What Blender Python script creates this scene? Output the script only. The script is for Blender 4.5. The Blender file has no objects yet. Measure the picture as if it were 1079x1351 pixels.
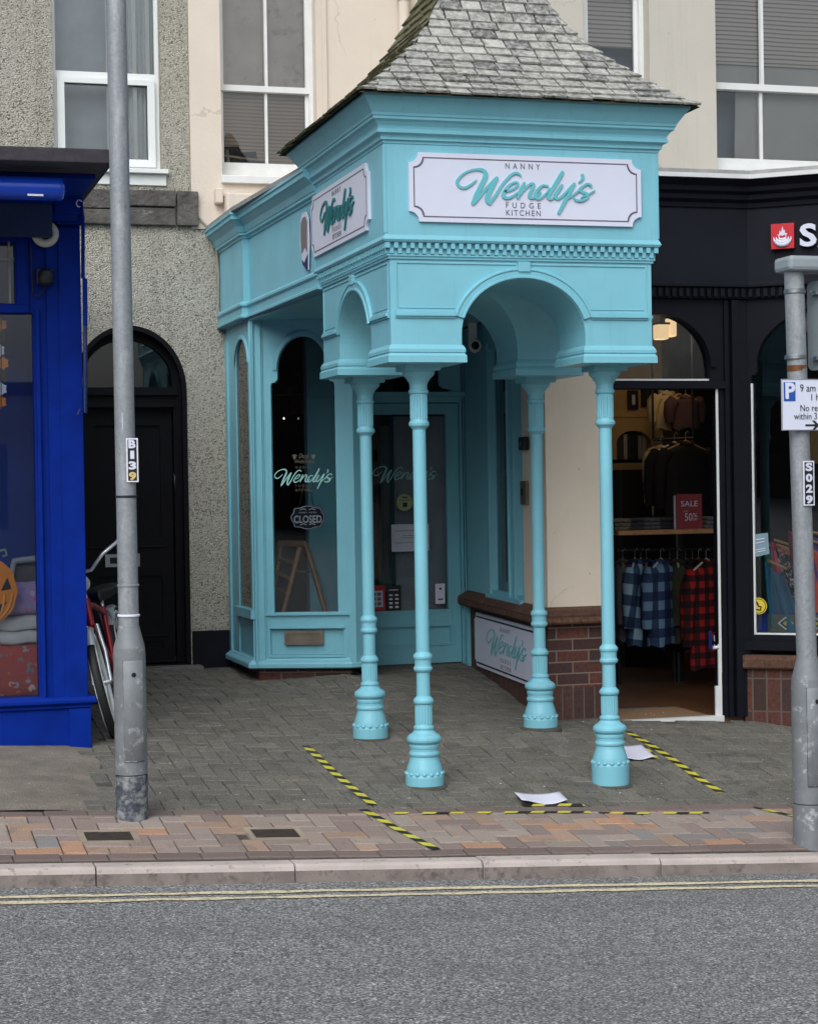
import bpy, bmesh, math, random
import numpy as np
from mathutils import Vector as V, Matrix
random.seed(7)
sc = bpy.context.scene
COL = sc.collection
# ------------------------------------------------------------------ camera
CAMH = 1.75
F, YAW, PITCH, ROLL = 2515.24, .28411, -.012267, -.016167
d_ = V((math.sin(YAW)*math.cos(PITCH), math.cos(YAW)*math.cos(PITCH), math.sin(PITCH)))
r0 = V((math.cos(YAW), -math.sin(YAW), 0)); u0 = r0.cross(d_)
r_ = math.cos(ROLL)*r0 + math.sin(ROLL)*u0
u_ = -math.sin(ROLL)*r0 + math.cos(ROLL)*u0
EYE = V((0, 0, CAMH))
cd = bpy.data.cameras.new('camera'); cam = bpy.data.objects.new('camera', cd); COL.objects.link(cam)
cam.matrix_world = Matrix(((r_.x, u_.x, -d_.x, 0), (r_.y, u_.y, -d_.y, 0), (r_.z, u_.z, -d_.z, CAMH), (0, 0, 0, 1)))
cd.sensor_fit = 'HORIZONTAL'; cd.sensor_width = 36; cd.lens = 36*F/1079; cd.clip_end = 500; cd.clip_start = .05
sc.camera = cam
def ray(x, y): return d_ + r_*((x-540)/F) - u_*((y-675.5)/F)
def P(x, y, Y): q = ray(x, y); return EYE + q*(Y/q.y)          # survey point on the plane at depth Y
def Q(x, y, X): q = ray(x, y); return EYE + q*(X/q.x)          # survey point on the plane at side X
def ON(x, y, o, n):
    q = ray(x, y); return EYE + q*((o-EYE).dot(n)/q.dot(n))
UX, UZ = V((1, 0, 0)), V((0, 0, 1))
# ------------------------------------------------------------------ colours / materials
def lin(c): c /= 255; return c/12.92 if c <= .04045 else ((c+.055)/1.055)**2.4
def S(r, g, b): return (lin(r), lin(g), lin(b), 1)
class N:
    def __init__(s, name):
        s.m = bpy.data.materials.new(name); s.m.use_nodes = True; s.t = s.m.node_tree
        s.b = s.t.nodes['Principled BSDF']; s.out = s.t.nodes['Material Output']; s._c = None
    def n(s, t, **k):
        x = s.t.nodes.new(t)
        for a, b in k.items(): setattr(x, a, b)
        return x
    def l(s, a, b): s.t.links.new(a, b)
    @property
    def co(s):
        if not s._c: s._c = s.n('ShaderNodeTexCoord').outputs['Object']
        return s._c
    def noise(s, scale, detail=4, rough=.55, co=None, dist=0):
        x = s.n('ShaderNodeTexNoise'); x.inputs['Scale'].default_value = scale; x.inputs['Detail'].default_value = detail
        x.inputs['Roughness'].default_value = rough; x.inputs['Distortion'].default_value = dist
        s.l(co or s.co, x.inputs['Vector']); return x.outputs['Fac']
    def vor(s, scale, feature='F1', out='Distance', co=None):
        x = s.n('ShaderNodeTexVoronoi', feature=feature); x.inputs['Scale'].default_value = scale
        s.l(co or s.co, x.inputs['Vector']); return x.outputs[out]
    def ramp(s, fac, stops, interp='LINEAR'):
        x = s.n('ShaderNodeValToRGB'); e = x.color_ramp.elements; x.color_ramp.interpolation = interp
        while len(e) < len(stops): e.new(.5)
        for q, (p, c) in zip(e, stops):
            q.position = p; q.color = c if len(c) == 4 else (*c, 1)
        s.l(fac, x.inputs[0]); return x.outputs[0]
    def mix(s, fac, a, b, mode='MIX'):
        x = s.n('ShaderNodeMix', data_type='RGBA', blend_type=mode)
        for i, v in ((0, fac), (6, a), (7, b)):
            if isinstance(v, (int, float)): x.inputs[i].default_value = v
            elif isinstance(v, tuple): x.inputs[i].default_value = v
            else: s.l(v, x.inputs[i])
        return x.outputs[2]
    def math(s, op, a, b=0.):
        x = s.n('ShaderNodeMath', operation=op)
        for i, v in ((0, a), (1, b)):
            if isinstance(v, (int, float)): x.inputs[i].default_value = v
            else: s.l(v, x.inputs[i])
        return x.outputs[0]
    def map(s, scale=(1, 1, 1), rot=(0, 0, 0), loc=(0, 0, 0)):
        x = s.n('ShaderNodeMapping'); x.inputs['Scale'].default_value = scale; x.inputs['Rotation'].default_value = rot
        x.inputs['Location'].default_value = loc
        s.l(s.co, x.inputs[0]); return x.outputs[0]
    def bump(s, h, strength=.3, dist=.01, nrm=None):
        x = s.n('ShaderNodeBump'); x.inputs['Strength'].default_value = strength; x.inputs['Distance'].default_value = dist
        s.l(h, x.inputs['Height'])
        if nrm: s.l(nrm, x.inputs['Normal'])
        s.l(x.outputs[0], s.b.inputs['Normal']); return x.outputs[0]
    def base(s, c):
        if isinstance(c, tuple): s.b.inputs['Base Color'].default_value = c
        else: s.l(c, s.b.inputs['Base Color'])
    def set(s, rough=.6, metal=0, spec=.5):
        s.b.inputs['Roughness'].default_value = rough; s.b.inputs['Metallic'].default_value = metal
        s.b.inputs['Specular IOR Level'].default_value = spec; return s
def dark(c, k): return (c[0]*k, c[1]*k, c[2]*k, 1)
def M(name, c, rough=.6, metal=0, var=.12, scale=6, bump=.15, bscale=60, bdist=.004, spec=.5, dirt=None):
    m = N(name); f = m.noise(scale, 5)
    col = m.mix(m.ramp(f, [(.3, (0,)*3), (.7, (1,)*3)]), dark(c, 1-var), dark(c, 1+var))
    if dirt:
        g = m.ramp(m.noise(dirt[1], 8, .7), [(dirt[2], (0,)*3), (dirt[2]+.14, (1,)*3)])
        col = m.mix(g, col, dirt[0])
    m.base(col); m.set(rough, metal, spec)
    if bump: m.bump(m.noise(bscale, 3), bump, bdist)
    return m.m
TEAL_C = S(124, 188, 203)
def teal():
    m = N('teal gloss paint'); f = m.noise(3, 4)
    col = m.mix(m.ramp(f, [(.3, (0,)*3), (.7, (1,)*3)]), dark(TEAL_C, .93), dark(TEAL_C, 1.04))
    g = m.ramp(m.noise(17, 9, .75), [(.70, (0,)*3), (.78, (1,)*3)])
    col = m.mix(m.math('MULTIPLY', g, .4), col, S(86, 112, 112))
    st = m.ramp(m.noise(1, 7, .65, m.map((22, 22, 1.6))), [(.55, (0,)*3), (.8, (1,)*3)]); col = m.mix(m.math('MULTIPLY', st, .3), col, S(92, 136, 140))
    ch = m.ramp(m.noise(48, 4, .6), [(.72, (0,)*3), (.73, (1,)*3)]); col = m.mix(m.math('MULTIPLY', ch, .7), col, S(176, 196, 196))
    m.base(col); m.set(.42, 0, .4)
    h = m.math('ADD', m.noise(9, 3), m.math('MULTIPLY', m.noise(120, 2), .12))
    m.bump(h, .25, .006); return m.m
TEAL = teal()
WHITE = M('white sign board', S(210, 212, 228), .45, var=.02, bump=.05)
WHITEP = M('white gloss paint', S(222, 222, 220), .4, var=.05, scale=9, dirt=(S(170, 168, 160), 14, .66))
UPVC = M('white plastic frame', S(228, 230, 228), .3, var=.03, bump=0)
GREYT = M('grey lettering', S(105, 100, 112), .5, var=0, bump=0)
BORDER = M('grey border line', S(96, 84, 100), .5, var=0, bump=0)
TEALT = M('teal lettering', S(98, 180, 188), .4, var=.03, bump=0)
TEALD = M('deep teal lettering', S(20, 112, 116), .4, var=.03, bump=0)
WTEALT = M('pale teal lettering', S(150, 205, 198), .5, var=0, bump=0)
DTEALT = M('muted teal lettering', S(170, 220, 222), .5, var=0, bump=0)
PALET = M('pale lettering', S(226, 224, 234), .5, var=0, bump=0)
DIMT = M('dim lettering', S(100, 92, 78), .5, var=0, bump=0)
BLACK = M('black paint', S(22, 22, 26), .45, var=.2, bump=.1)
BLACKG = M('black door paint', S(9, 10, 15), .5, spec=.15, var=.25, bump=.12, bscale=30)
INK = M('black ink', S(18, 18, 20), .5, var=0, bump=0)
NAVY = M('dark navy shop paint', S(17, 19, 27), .55, spec=.15, var=.15, bump=.12, dirt=(S(52, 54, 64), 22, .72))
NAVYF = M('dark navy fascia', S(23, 26, 34), .6, spec=.15, var=.12, bump=.08)
BLUE = M('royal blue paint', S(6, 40, 132), .55, var=.15, bump=.14, dirt=(S(14, 44, 112), 15, .66), spec=.08)
BLUEG = M('blue awning casing', S(18, 62, 178), .22, var=.06, bump=0)
NAVYB = M('faded navy canvas', S(18, 40, 84), .75, var=.12)
STEEL = M('chrome', S(225, 228, 232), .3, .65, var=.05, bump=0)
ALU = M('aluminium', S(150, 154, 158), .4, 1, var=.1)
BRASS = M('aged brass plate', S(120, 110, 98), .45, .6, var=.2)
RED = M('red enamel', S(150, 22, 30), .3, var=.08, bump=0)
REDD = M('dull red card', S(150, 34, 42), .5, var=.03, bump=0)
REDS = M('red sign', S(196, 32, 44), .4, var=.03, bump=0)
RUBBER = M('black rubber', S(24, 24, 24), .7, var=.15)
WHITEWALL = M('whitewall rubber', S(232, 232, 226), .6, var=.1)
LEATHER = M('black saddle leather', S(26, 24, 24), .5, var=.2)
BROWNM = M('rusty brown metal', S(110, 66, 34), .55, .3, var=.25, scale=30)
PAPER = M('white paper', S(214, 212, 226), .7, var=.02, bump=.1, bscale=12)
WOODL = M('pine ladder wood', S(192, 138, 92), .55, var=.2, scale=20)
LEADM = M('grey lead flashing', S(150, 148, 146), .6, .1, var=.2, scale=12)
SLABF = M('dark roofing felt', S(58, 54, 60), .9, var=.25, scale=24, bump=.5, bscale=90)
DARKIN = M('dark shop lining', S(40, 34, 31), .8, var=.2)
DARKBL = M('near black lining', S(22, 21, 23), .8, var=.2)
CURT = M('pale net curtain', S(232, 240, 246), .85, var=.05, scale=20)
YEL = M('yellow sticker', S(214, 190, 52), .5, var=.04, bump=0)
GREENST = M('pale green sticker', S(176, 178, 130), .5, var=.04, bump=0)
def pebble():
    m = N('pebbledash render')
    w = m.map((1, 1.6, 1.15), (.3, .5, .2)); v = m.n('ShaderNodeTexVoronoi'); v.inputs['Scale'].default_value = 112; m.l(w, v.inputs['Vector'])
    wv = m.n('ShaderNodeVectorMath', operation='MULTIPLY_ADD'); nz = m.n('ShaderNodeTexNoise'); nz.inputs['Scale'].default_value = 60; m.l(m.co, nz.inputs['Vector'])
    wv.inputs[1].default_value = (.012, .012, .012); m.l(nz.outputs['Color'], wv.inputs[0]); m.l(w, wv.inputs[2]); m.l(wv.outputs[0], v.inputs['Vector'])
    sep = m.n('ShaderNodeSeparateColor'); m.l(v.outputs['Color'], sep.inputs[0])
    stone = m.ramp(sep.outputs[0], [(0, S(58, 54, 48)), (.10, S(84, 78, 70)), (.18, S(146, 139, 126)), (.3, S(186, 181, 168)), (.7, S(204, 199, 186)), (1, S(222, 218, 206))], 'LINEAR')
    dens = m.ramp(m.noise(2.2, 4), [(.35, (.0,)*3), (.7, (1,)*3)])
    col = m.mix(m.math('MULTIPLY', dens, .42), stone, S(198, 194, 183))
    mort = m.ramp(v.outputs['Distance'], [(.45, (0,)*3), (.75, (1,)*3)])
    col = m.mix(m.math('MULTIPLY', mort, .4), col, S(168, 163, 150))
    big = m.ramp(m.noise(.9, 4), [(.4, (0,)*3), (.72, (1,)*3)]); col = m.mix(m.math('MULTIPLY', big, .35), col, S(178, 170, 146))
    st = m.ramp(m.noise(1, 6, .6, m.map((7, 7, .5))), [(.52, (0,)*3), (.74, (1,)*3)]); col = m.mix(m.math('MULTIPLY', st, .4), col, S(112, 106, 96))
    m.base(col); m.set(.92, 0, .2)
    m.bump(m.math('ADD', m.math('MULTIPLY', v.outputs['Distance'], -1.2), m.math('MULTIPLY', m.noise(170, 3), .5)), .9, .012); return m.m
PEBBLE = pebble()
def cream(name, c, streak=.35):
    m = N(name); f = m.noise(2.2, 6)
    col = m.mix(m.ramp(f, [(.3, (0,)*3), (.75, (1,)*3)]), dark(c, .93), dark(c, 1.03))
    st = m.noise(1, 6, .6, m.map((9, 9, .7)))
    g = m.ramp(st, [(.56, (0,)*3), (.75, (1,)*3)])
    col = m.mix(m.math('MULTIPLY', g, streak), col, dark(c, .72))
    ck = m.n('ShaderNodeTexVoronoi', feature='DISTANCE_TO_EDGE'); ck.inputs['Scale'].default_value = .75
    dv = m.n('ShaderNodeVectorMath', operation='MULTIPLY_ADD'); dn = m.n('ShaderNodeTexNoise'); dn.inputs['Scale'].default_value = 5; dn.inputs['Detail'].default_value = 6; m.l(m.co, dn.inputs['Vector']); dv.inputs[1].default_value = (.3, .3, .3); m.l(dn.outputs['Color'], dv.inputs[0]); m.l(m.co, dv.inputs[2]); m.l(dv.outputs[0], ck.inputs['Vector'])
    cr = m.math('MULTIPLY', m.math('LESS_THAN', ck.outputs['Distance'], .0035), m.ramp(m.noise(1.3, 2), [(.48, (0,)*3), (.56, (1,)*3)])); col = m.mix(m.math('MULTIPLY', cr, .4), col, dark(c, .55))
    sp = m.ramp(m.vor(7), [(.02, (1,)*3), (.05, (0,)*3)])
    col = m.mix(m.math('MULTIPLY', sp, .6), col, S(90, 84, 76))
    m.base(col); m.set(.8)
    m.bump(m.math('ADD', m.noise(45, 5, .7), m.noise(11, 3)), .35, .006); return m.m
CREAM = cream('pinkish cream masonry paint', S(219, 206, 191))
CREAMR = cream('dull cream masonry paint', S(196, 189, 177))
CREAMP = cream('cream stippled render', S(222, 206, 186), .15)
def bricks(name, cols, mortar, ax, bw=.225, bh=.075, soldier=False, off=.5):
    m = N(name); sx = m.n('ShaderNodeSeparateXYZ'); m.l(m.co, sx.inputs[0]); cb = m.n('ShaderNodeCombineXYZ')
    a, z = sx.outputs[ax], sx.outputs[2]
    if soldier: a, z = z, a
    m.l(a, cb.inputs[0]); m.l(z, cb.inputs[1])
    b = m.n('ShaderNodeTexBrick', offset=off)
    b.inputs['Scale'].default_value = 1; b.inputs['Brick Width'].default_value = bw; b.inputs['Row Height'].default_value = bh
    b.inputs['Mortar Size'].default_value = .005; b.inputs['Mortar Smooth'].default_value = .2; b.inputs['Bias'].default_value = 0
    b.inputs['Color1'].default_value = (0, 0, 0, 1); b.inputs['Color2'].default_value = (1, 1, 1, 1); b.inputs['Mortar'].default_value = (.5, .5, .5, 1)
    m.l(cb.outputs[0], b.inputs['Vector'])
    c = m.ramp(b.outputs['Color'], [(i/(len(cols)-1), x) for i, x in enumerate(cols)])
    c = m.mix(m.ramp(m.noise(40, 6, .7), [(.35, (0,)*3), (.75, (1,)*3)]), c, S(44, 34, 32))
    c = m.mix(b.outputs['Fac'], c, mortar); m.base(c); m.set(.85)
    h = m.math('ADD', m.math('MULTIPLY', b.outputs['Fac'], -1.), m.math('MULTIPLY', m.noise(70, 4), .4))
    m.bump(h, .6, .006); return m.m
BC = [S(82, 52, 44), S(64, 46, 44), S(98, 60, 48), S(70, 44, 38), S(112, 58, 46)]
BRICKX = bricks('brown brick', BC, S(120, 104, 94), 0)
BRICKY = bricks('brown brick return', BC, S(120, 104, 94), 1)
BRICKS = bricks('soldier brick', BC, S(96, 82, 74), 0, .22, .075, True, 0)
BRICKSY = bricks('soldier brick return', BC, S(90, 78, 70), 1, .22, .075, True, 0)
CAPB = [S(112, 74, 52), S(96, 60, 44), S(124, 84, 60)]
BCAPX = bricks('bullnose brick cap', CAPB, S(84, 66, 52), 0, .3, .07, True, 0)
BCAPY = bricks('bullnose brick cap return', CAPB, S(70, 52, 42), 1, .3, .055, True, 0)
def tinted(name, rough, bscale, bstr, dirt, dscale, dlo, fine=None):
    m = N(name); a = m.n('ShaderNodeAttribute', attribute_name='tint').outputs['Color']
    f = m.ramp(m.noise(dscale, 9, .75), [(dlo, (0,)*3), (dlo+.2, (1,)*3)])
    col = m.mix(f, a, dirt)
    if fine:
        g = m.ramp(m.noise(fine[0], 3, .6), [(.4, (0,)*3), (.68, (1,)*3)])
        col = m.mix(m.math('MULTIPLY', g, fine[2]), col, fine[1])
    m.base(col); m.set(rough, 0, .3); m.bump(m.noise(bscale, 5, .7), bstr, .004); return m.m
SLATE = tinted('weathered slate', .8, 70, .6, S(66, 59, 51), 10, .50, (34, S(206, 204, 196), .6))
SLATEM = tinted('mossy slate edge', .9, 70, .6, S(92, 88, 58), 14, .42, (50, S(60, 56, 44), .5))
PAVER = tinted('block paver', .88, 90, .8, S(78, 78, 70), 5, .52, (120, S(44, 43, 40), .8))
PAVERB = tinted('brindled paver', .85, 110, .5, S(112, 100, 94), 6, .55, (170, S(76, 68, 64), .45))
def asphalt():
    m = N('road asphalt')
    v = m.n('ShaderNodeTexVoronoi'); v.inputs['Scale'].default_value = 112; m.l(m.co, v.inputs['Vector'])
    sep = m.n('ShaderNodeSeparateColor'); m.l(v.outputs['Color'], sep.inputs[0])
    c = m.ramp(sep.outputs[0], [(0, S(74, 73, 72)), (.4, S(136, 134, 132)), (.8, S(168, 166, 163)), (.96, S(194, 192, 190)), (1, S(232, 232, 232))])
    gap = m.ramp(v.outputs['Distance'], [(.35, (0,)*3), (.75, (1,)*3)])
    c = m.mix(m.math('MULTIPLY', gap, .7), c, S(52, 52, 54))
    big = m.ramp(m.noise(.9, 5), [(.35, (0,)*3), (.7, (1,)*3)])
    c = m.mix(m.math('MULTIPLY', big, .3), c, S(96, 95, 95))
    trk = m.ramp(m.noise(1, 5, .6, m.map((.25, 3.2, 1))), [(.5, (0,)*3), (.72, (1,)*3)]); c = m.mix(m.math('MULTIPLY', trk, .3), c, S(84, 83, 83))
    oil = m.ramp(m.noise(2.3, 7, .7), [(.66, (0,)*3), (.74, (1,)*3)]); c = m.mix(m.math('MULTIPLY', oil, .35), c, S(70, 69, 69))
    m.base(c); m.set(.8, 0, .4)
    m.bump(m.math('ADD', m.math('MULTIPLY', v.outputs['Distance'], -1.), m.noise(240, 3)), .55, .005); return m.m
ASPHALT = asphalt()
CONC = M('kerb concrete', S(184, 170, 163), .85, var=.14, scale=5, bump=.5, bscale=150, dirt=(S(112, 104, 100), 20, .56))
CONCP = M('worn brown concrete', S(122, 113, 102), .95, var=.3, scale=5, bump=1., bscale=90, bdist=.012, dirt=(S(190, 182, 168), 40, .6))
CONCF = M('dirty shaded kerb face', S(134, 122, 116), .9, var=.2, scale=9, bump=.6, bscale=130, dirt=(S(92, 86, 82), 14, .52))  # face colour darkened for road dirt and for its weaker light
JOINT = M('sandy joint', S(74, 70, 62), .95, var=.3, scale=20, bump=.4, dirt=(S(60, 66, 44), 8, .6))
PAINTL = M('worn cream road paint', S(216, 200, 164), .8, var=.12, scale=30, dirt=(S(112, 108, 102), 45, .50))
IRON = M('rusty iron cover', S(66, 56, 50), .8, .3, var=.3, scale=30, bump=.5)
def galv():
    m = N('galvanised steel'); v = m.vor(70, out='Color'); sep = m.n('ShaderNodeSeparateColor'); m.l(v, sep.inputs[0])
    c = m.ramp(sep.outputs[0], [(0, S(136, 140, 144)), (1, S(149, 153, 157))])
    st = m.ramp(m.noise(1, 8, .7, m.map((14, 14, 3))), [(.52, (0,)*3), (.7, (1,)*3)])
    c = m.mix(m.math('MULTIPLY', st, .6), c, S(186, 188, 190))
    d2 = m.ramp(m.noise(9, 8, .75), [(.58, (0,)*3), (.7, (1,)*3)])
    c = m.mix(m.math('MULTIPLY', d2, .7), c, S(92, 92, 90)); m.base(c); m.set(.55, .35, .4)
    m.bump(m.noise(60, 4), .15, .003); return m.m
GALV = galv()
GALVD = M('scuffed grey paint', S(124, 127, 130), .6, .25, var=.12, scale=14, bump=.2, dirt=(S(196, 198, 200), 13, .56))
TARRY = M('tar stained foot', S(70, 73, 82), .7, .1, var=.6, scale=30, bump=.4, dirt=(S(146, 148, 150), 16, .47))
def glass(name, tint=(1, 1, 1), refl=1., col=(1, 1, 1)):
    m = N(name); m.t.nodes.remove(m.b)
    tr = m.n('ShaderNodeBsdfTransparent'); tr.inputs[0].default_value = (*tint, 1)
    gl = m.n('ShaderNodeBsdfGlossy'); gl.inputs['Roughness'].default_value = .015; gl.inputs[0].default_value = (*col, 1)
    fr = m.n('ShaderNodeFresnel'); fr.inputs[0].default_value = 1.5
    mx = m.n('ShaderNodeMixShader'); m.l(m.math('MULTIPLY', fr.outputs[0], refl), mx.inputs[0])
    m.l(tr.outputs[0], mx.inputs[1]); m.l(gl.outputs[0], mx.inputs[2]); m.l(mx.outputs[0], m.out.inputs[0]); return m.m
GLASS = glass('shop window glass', (.82, .85, .86))
GLASSU = glass('dusty upstairs glass', (.9, .9, .89), 1.5)
def emis(name, c, s):
    m = N(name); m.base(c); m.b.inputs['Emission Color'].default_value = c; m.b.inputs['Emission Strength'].default_value = s; return m.m
WARM = emis('lit lamp glass', (1., .66, .34, 1), 1.1)
SPOT = emis('small spot lamp', (1., .86, .62, 1), 3)
SPOTD = emis('dimmed spot lamp', (1., .8, .55, 1), .35)
def plankfloor():
    m = N('parquet floor'); b = m.n('ShaderNodeTexBrick'); b.inputs['Scale'].default_value = 1
    b.inputs['Brick Width'].default_value = .6; b.inputs['Row Height'].default_value = .09; b.inputs['Mortar Size'].default_value = .003
    b.inputs['Color1'].default_value = S(128, 84, 50); b.inputs['Color2'].default_value = S(92, 58, 36); b.inputs['Mortar'].default_value = S(40, 26, 18)
    m.l(m.map((1, 1, 1), (0, 0, .5)), b.inputs['Vector'])
    m.base(m.mix(m.noise(14, 5), b.outputs['Color'], S(84, 54, 34))); m.set(.45); return m.m
FLOORW = plankfloor()
def check(name, a, b, c, s=16, rot=0):
    m = N(name); sx = m.n('ShaderNodeSeparateXYZ'); m.l(m.map((s,)*3, (0, rot, 0)), sx.inputs[0])
    f1 = m.math('GREATER_THAN', m.math('FRACT', sx.outputs[0]), .5); f2 = m.math('GREATER_THAN', m.math('FRACT', sx.outputs[2]), .5)
    col = m.mix(m.math('MULTIPLY', m.math('ADD', f1, f2), .5), a, b)
    col = m.mix(m.math('MULTIPLY', f1, f2), col, c); m.base(col); m.set(.9); m.bump(m.noise(30, 4), .4, .01); return m.m
CHK_B = check('blue checked flannel', S(32, 48, 84), S(60, 88, 124), S(120, 156, 186), 7)
CHK_B2 = check('navy checked flannel', S(24, 34, 66), S(42, 60, 104), S(84, 112, 150), 5.5, .2)
CHK_B3 = check('pale blue checked flannel', S(28, 44, 76), S(74, 106, 140), S(150, 180, 200), 6, -.15)
CHK_R = check('red checked flannel', S(30, 16, 18), S(110, 22, 24), S(190, 34, 36), 10)
CHK_D = check('dark checked flannel', S(30, 36, 42), S(44, 52, 58), S(60, 72, 80), 10)
def floral(name, g, blobs, s):
    m = N(name); v = m.n('ShaderNodeTexVoronoi'); v.inputs['Scale'].default_value = s; m.l(m.co, v.inputs['Vector'])
    sep = m.n('ShaderNodeSeparateColor'); m.l(v.outputs['Color'], sep.inputs[0])
    pc = m.ramp(sep.outputs[0], [(i/len(blobs), c) for i, c in enumerate(blobs)], 'CONSTANT')
    k = m.ramp(v.outputs['Distance'], [(.33, (1,)*3), (.42, (0,)*3)])
    k2 = m.ramp(m.noise(s*2.2, 3), [(.45, (0,)*3), (.5, (1,)*3)])
    m.base(m.mix(m.math('MULTIPLY', k, k2), g, pc)); m.set(.9); m.bump(m.noise(20, 3), .3, .01); return m.m
FLOR_R = floral('red floral quilt', S(168, 72, 62), [S(150, 152, 150), S(206, 120, 96), S(120, 124, 128), S(222, 190, 170), S(190, 56, 50)], 17)
FLOR_P = floral('pink floral pillow', S(170, 150, 190), [S(206, 120, 150), S(140, 150, 200), S(206, 180, 210)], 22)
PUMP = M('orange pumpkin board', S(218, 132, 44), .5, var=.05)
PUMPL = M('light orange rib', S(232, 158, 74), .5, var=.05)
GREEN = M('pale green tendril', S(120, 156, 120), .6)
BEDW = M('grey bed board', S(150, 154, 156), .6)
BEDG = M('grey bed panel', S(98, 98, 98), .7)
STRIPE = M('folded white sheets', S(196, 196, 186), .9, var=.1, scale=10)
def blind(name, c1, c2, p):
    m = N(name); sx = m.n('ShaderNodeSeparateXYZ'); m.l(m.co, sx.inputs[0])
    f = m.math('FRACT', m.math('MULTIPLY', m.math('ADD', sx.outputs[2], m.math('MULTIPLY', m.noise(1.3, 2), .03)), 1/p))
    m.base(m.mix(m.ramp(f, [(.55, (0,)*3), (.8, (1,)*3)]), c1, c2)); m.set(.7); return m.m
BLIND = blind('slatted blind', S(206, 198, 190), S(128, 120, 114), .03)
BLINDB = blind('brown slatted blind', S(172, 154, 140), S(138, 122, 110), .028)
BLINDG = M('stained grey blind', S(206, 196, 190), .8, var=.12, scale=5, dirt=(S(166, 152, 142), 6, .55))
TAPEY = M('yellow hazard tape', S(206, 196, 66), .5, var=.12, scale=20, bump=.2, dirt=(S(120, 114, 80), 30, .56))
TAPEK = M('black hazard tape', S(34, 34, 31), .5, var=.2, scale=20, bump=.2, dirt=(S(84, 82, 76), 30, .58))
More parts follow.
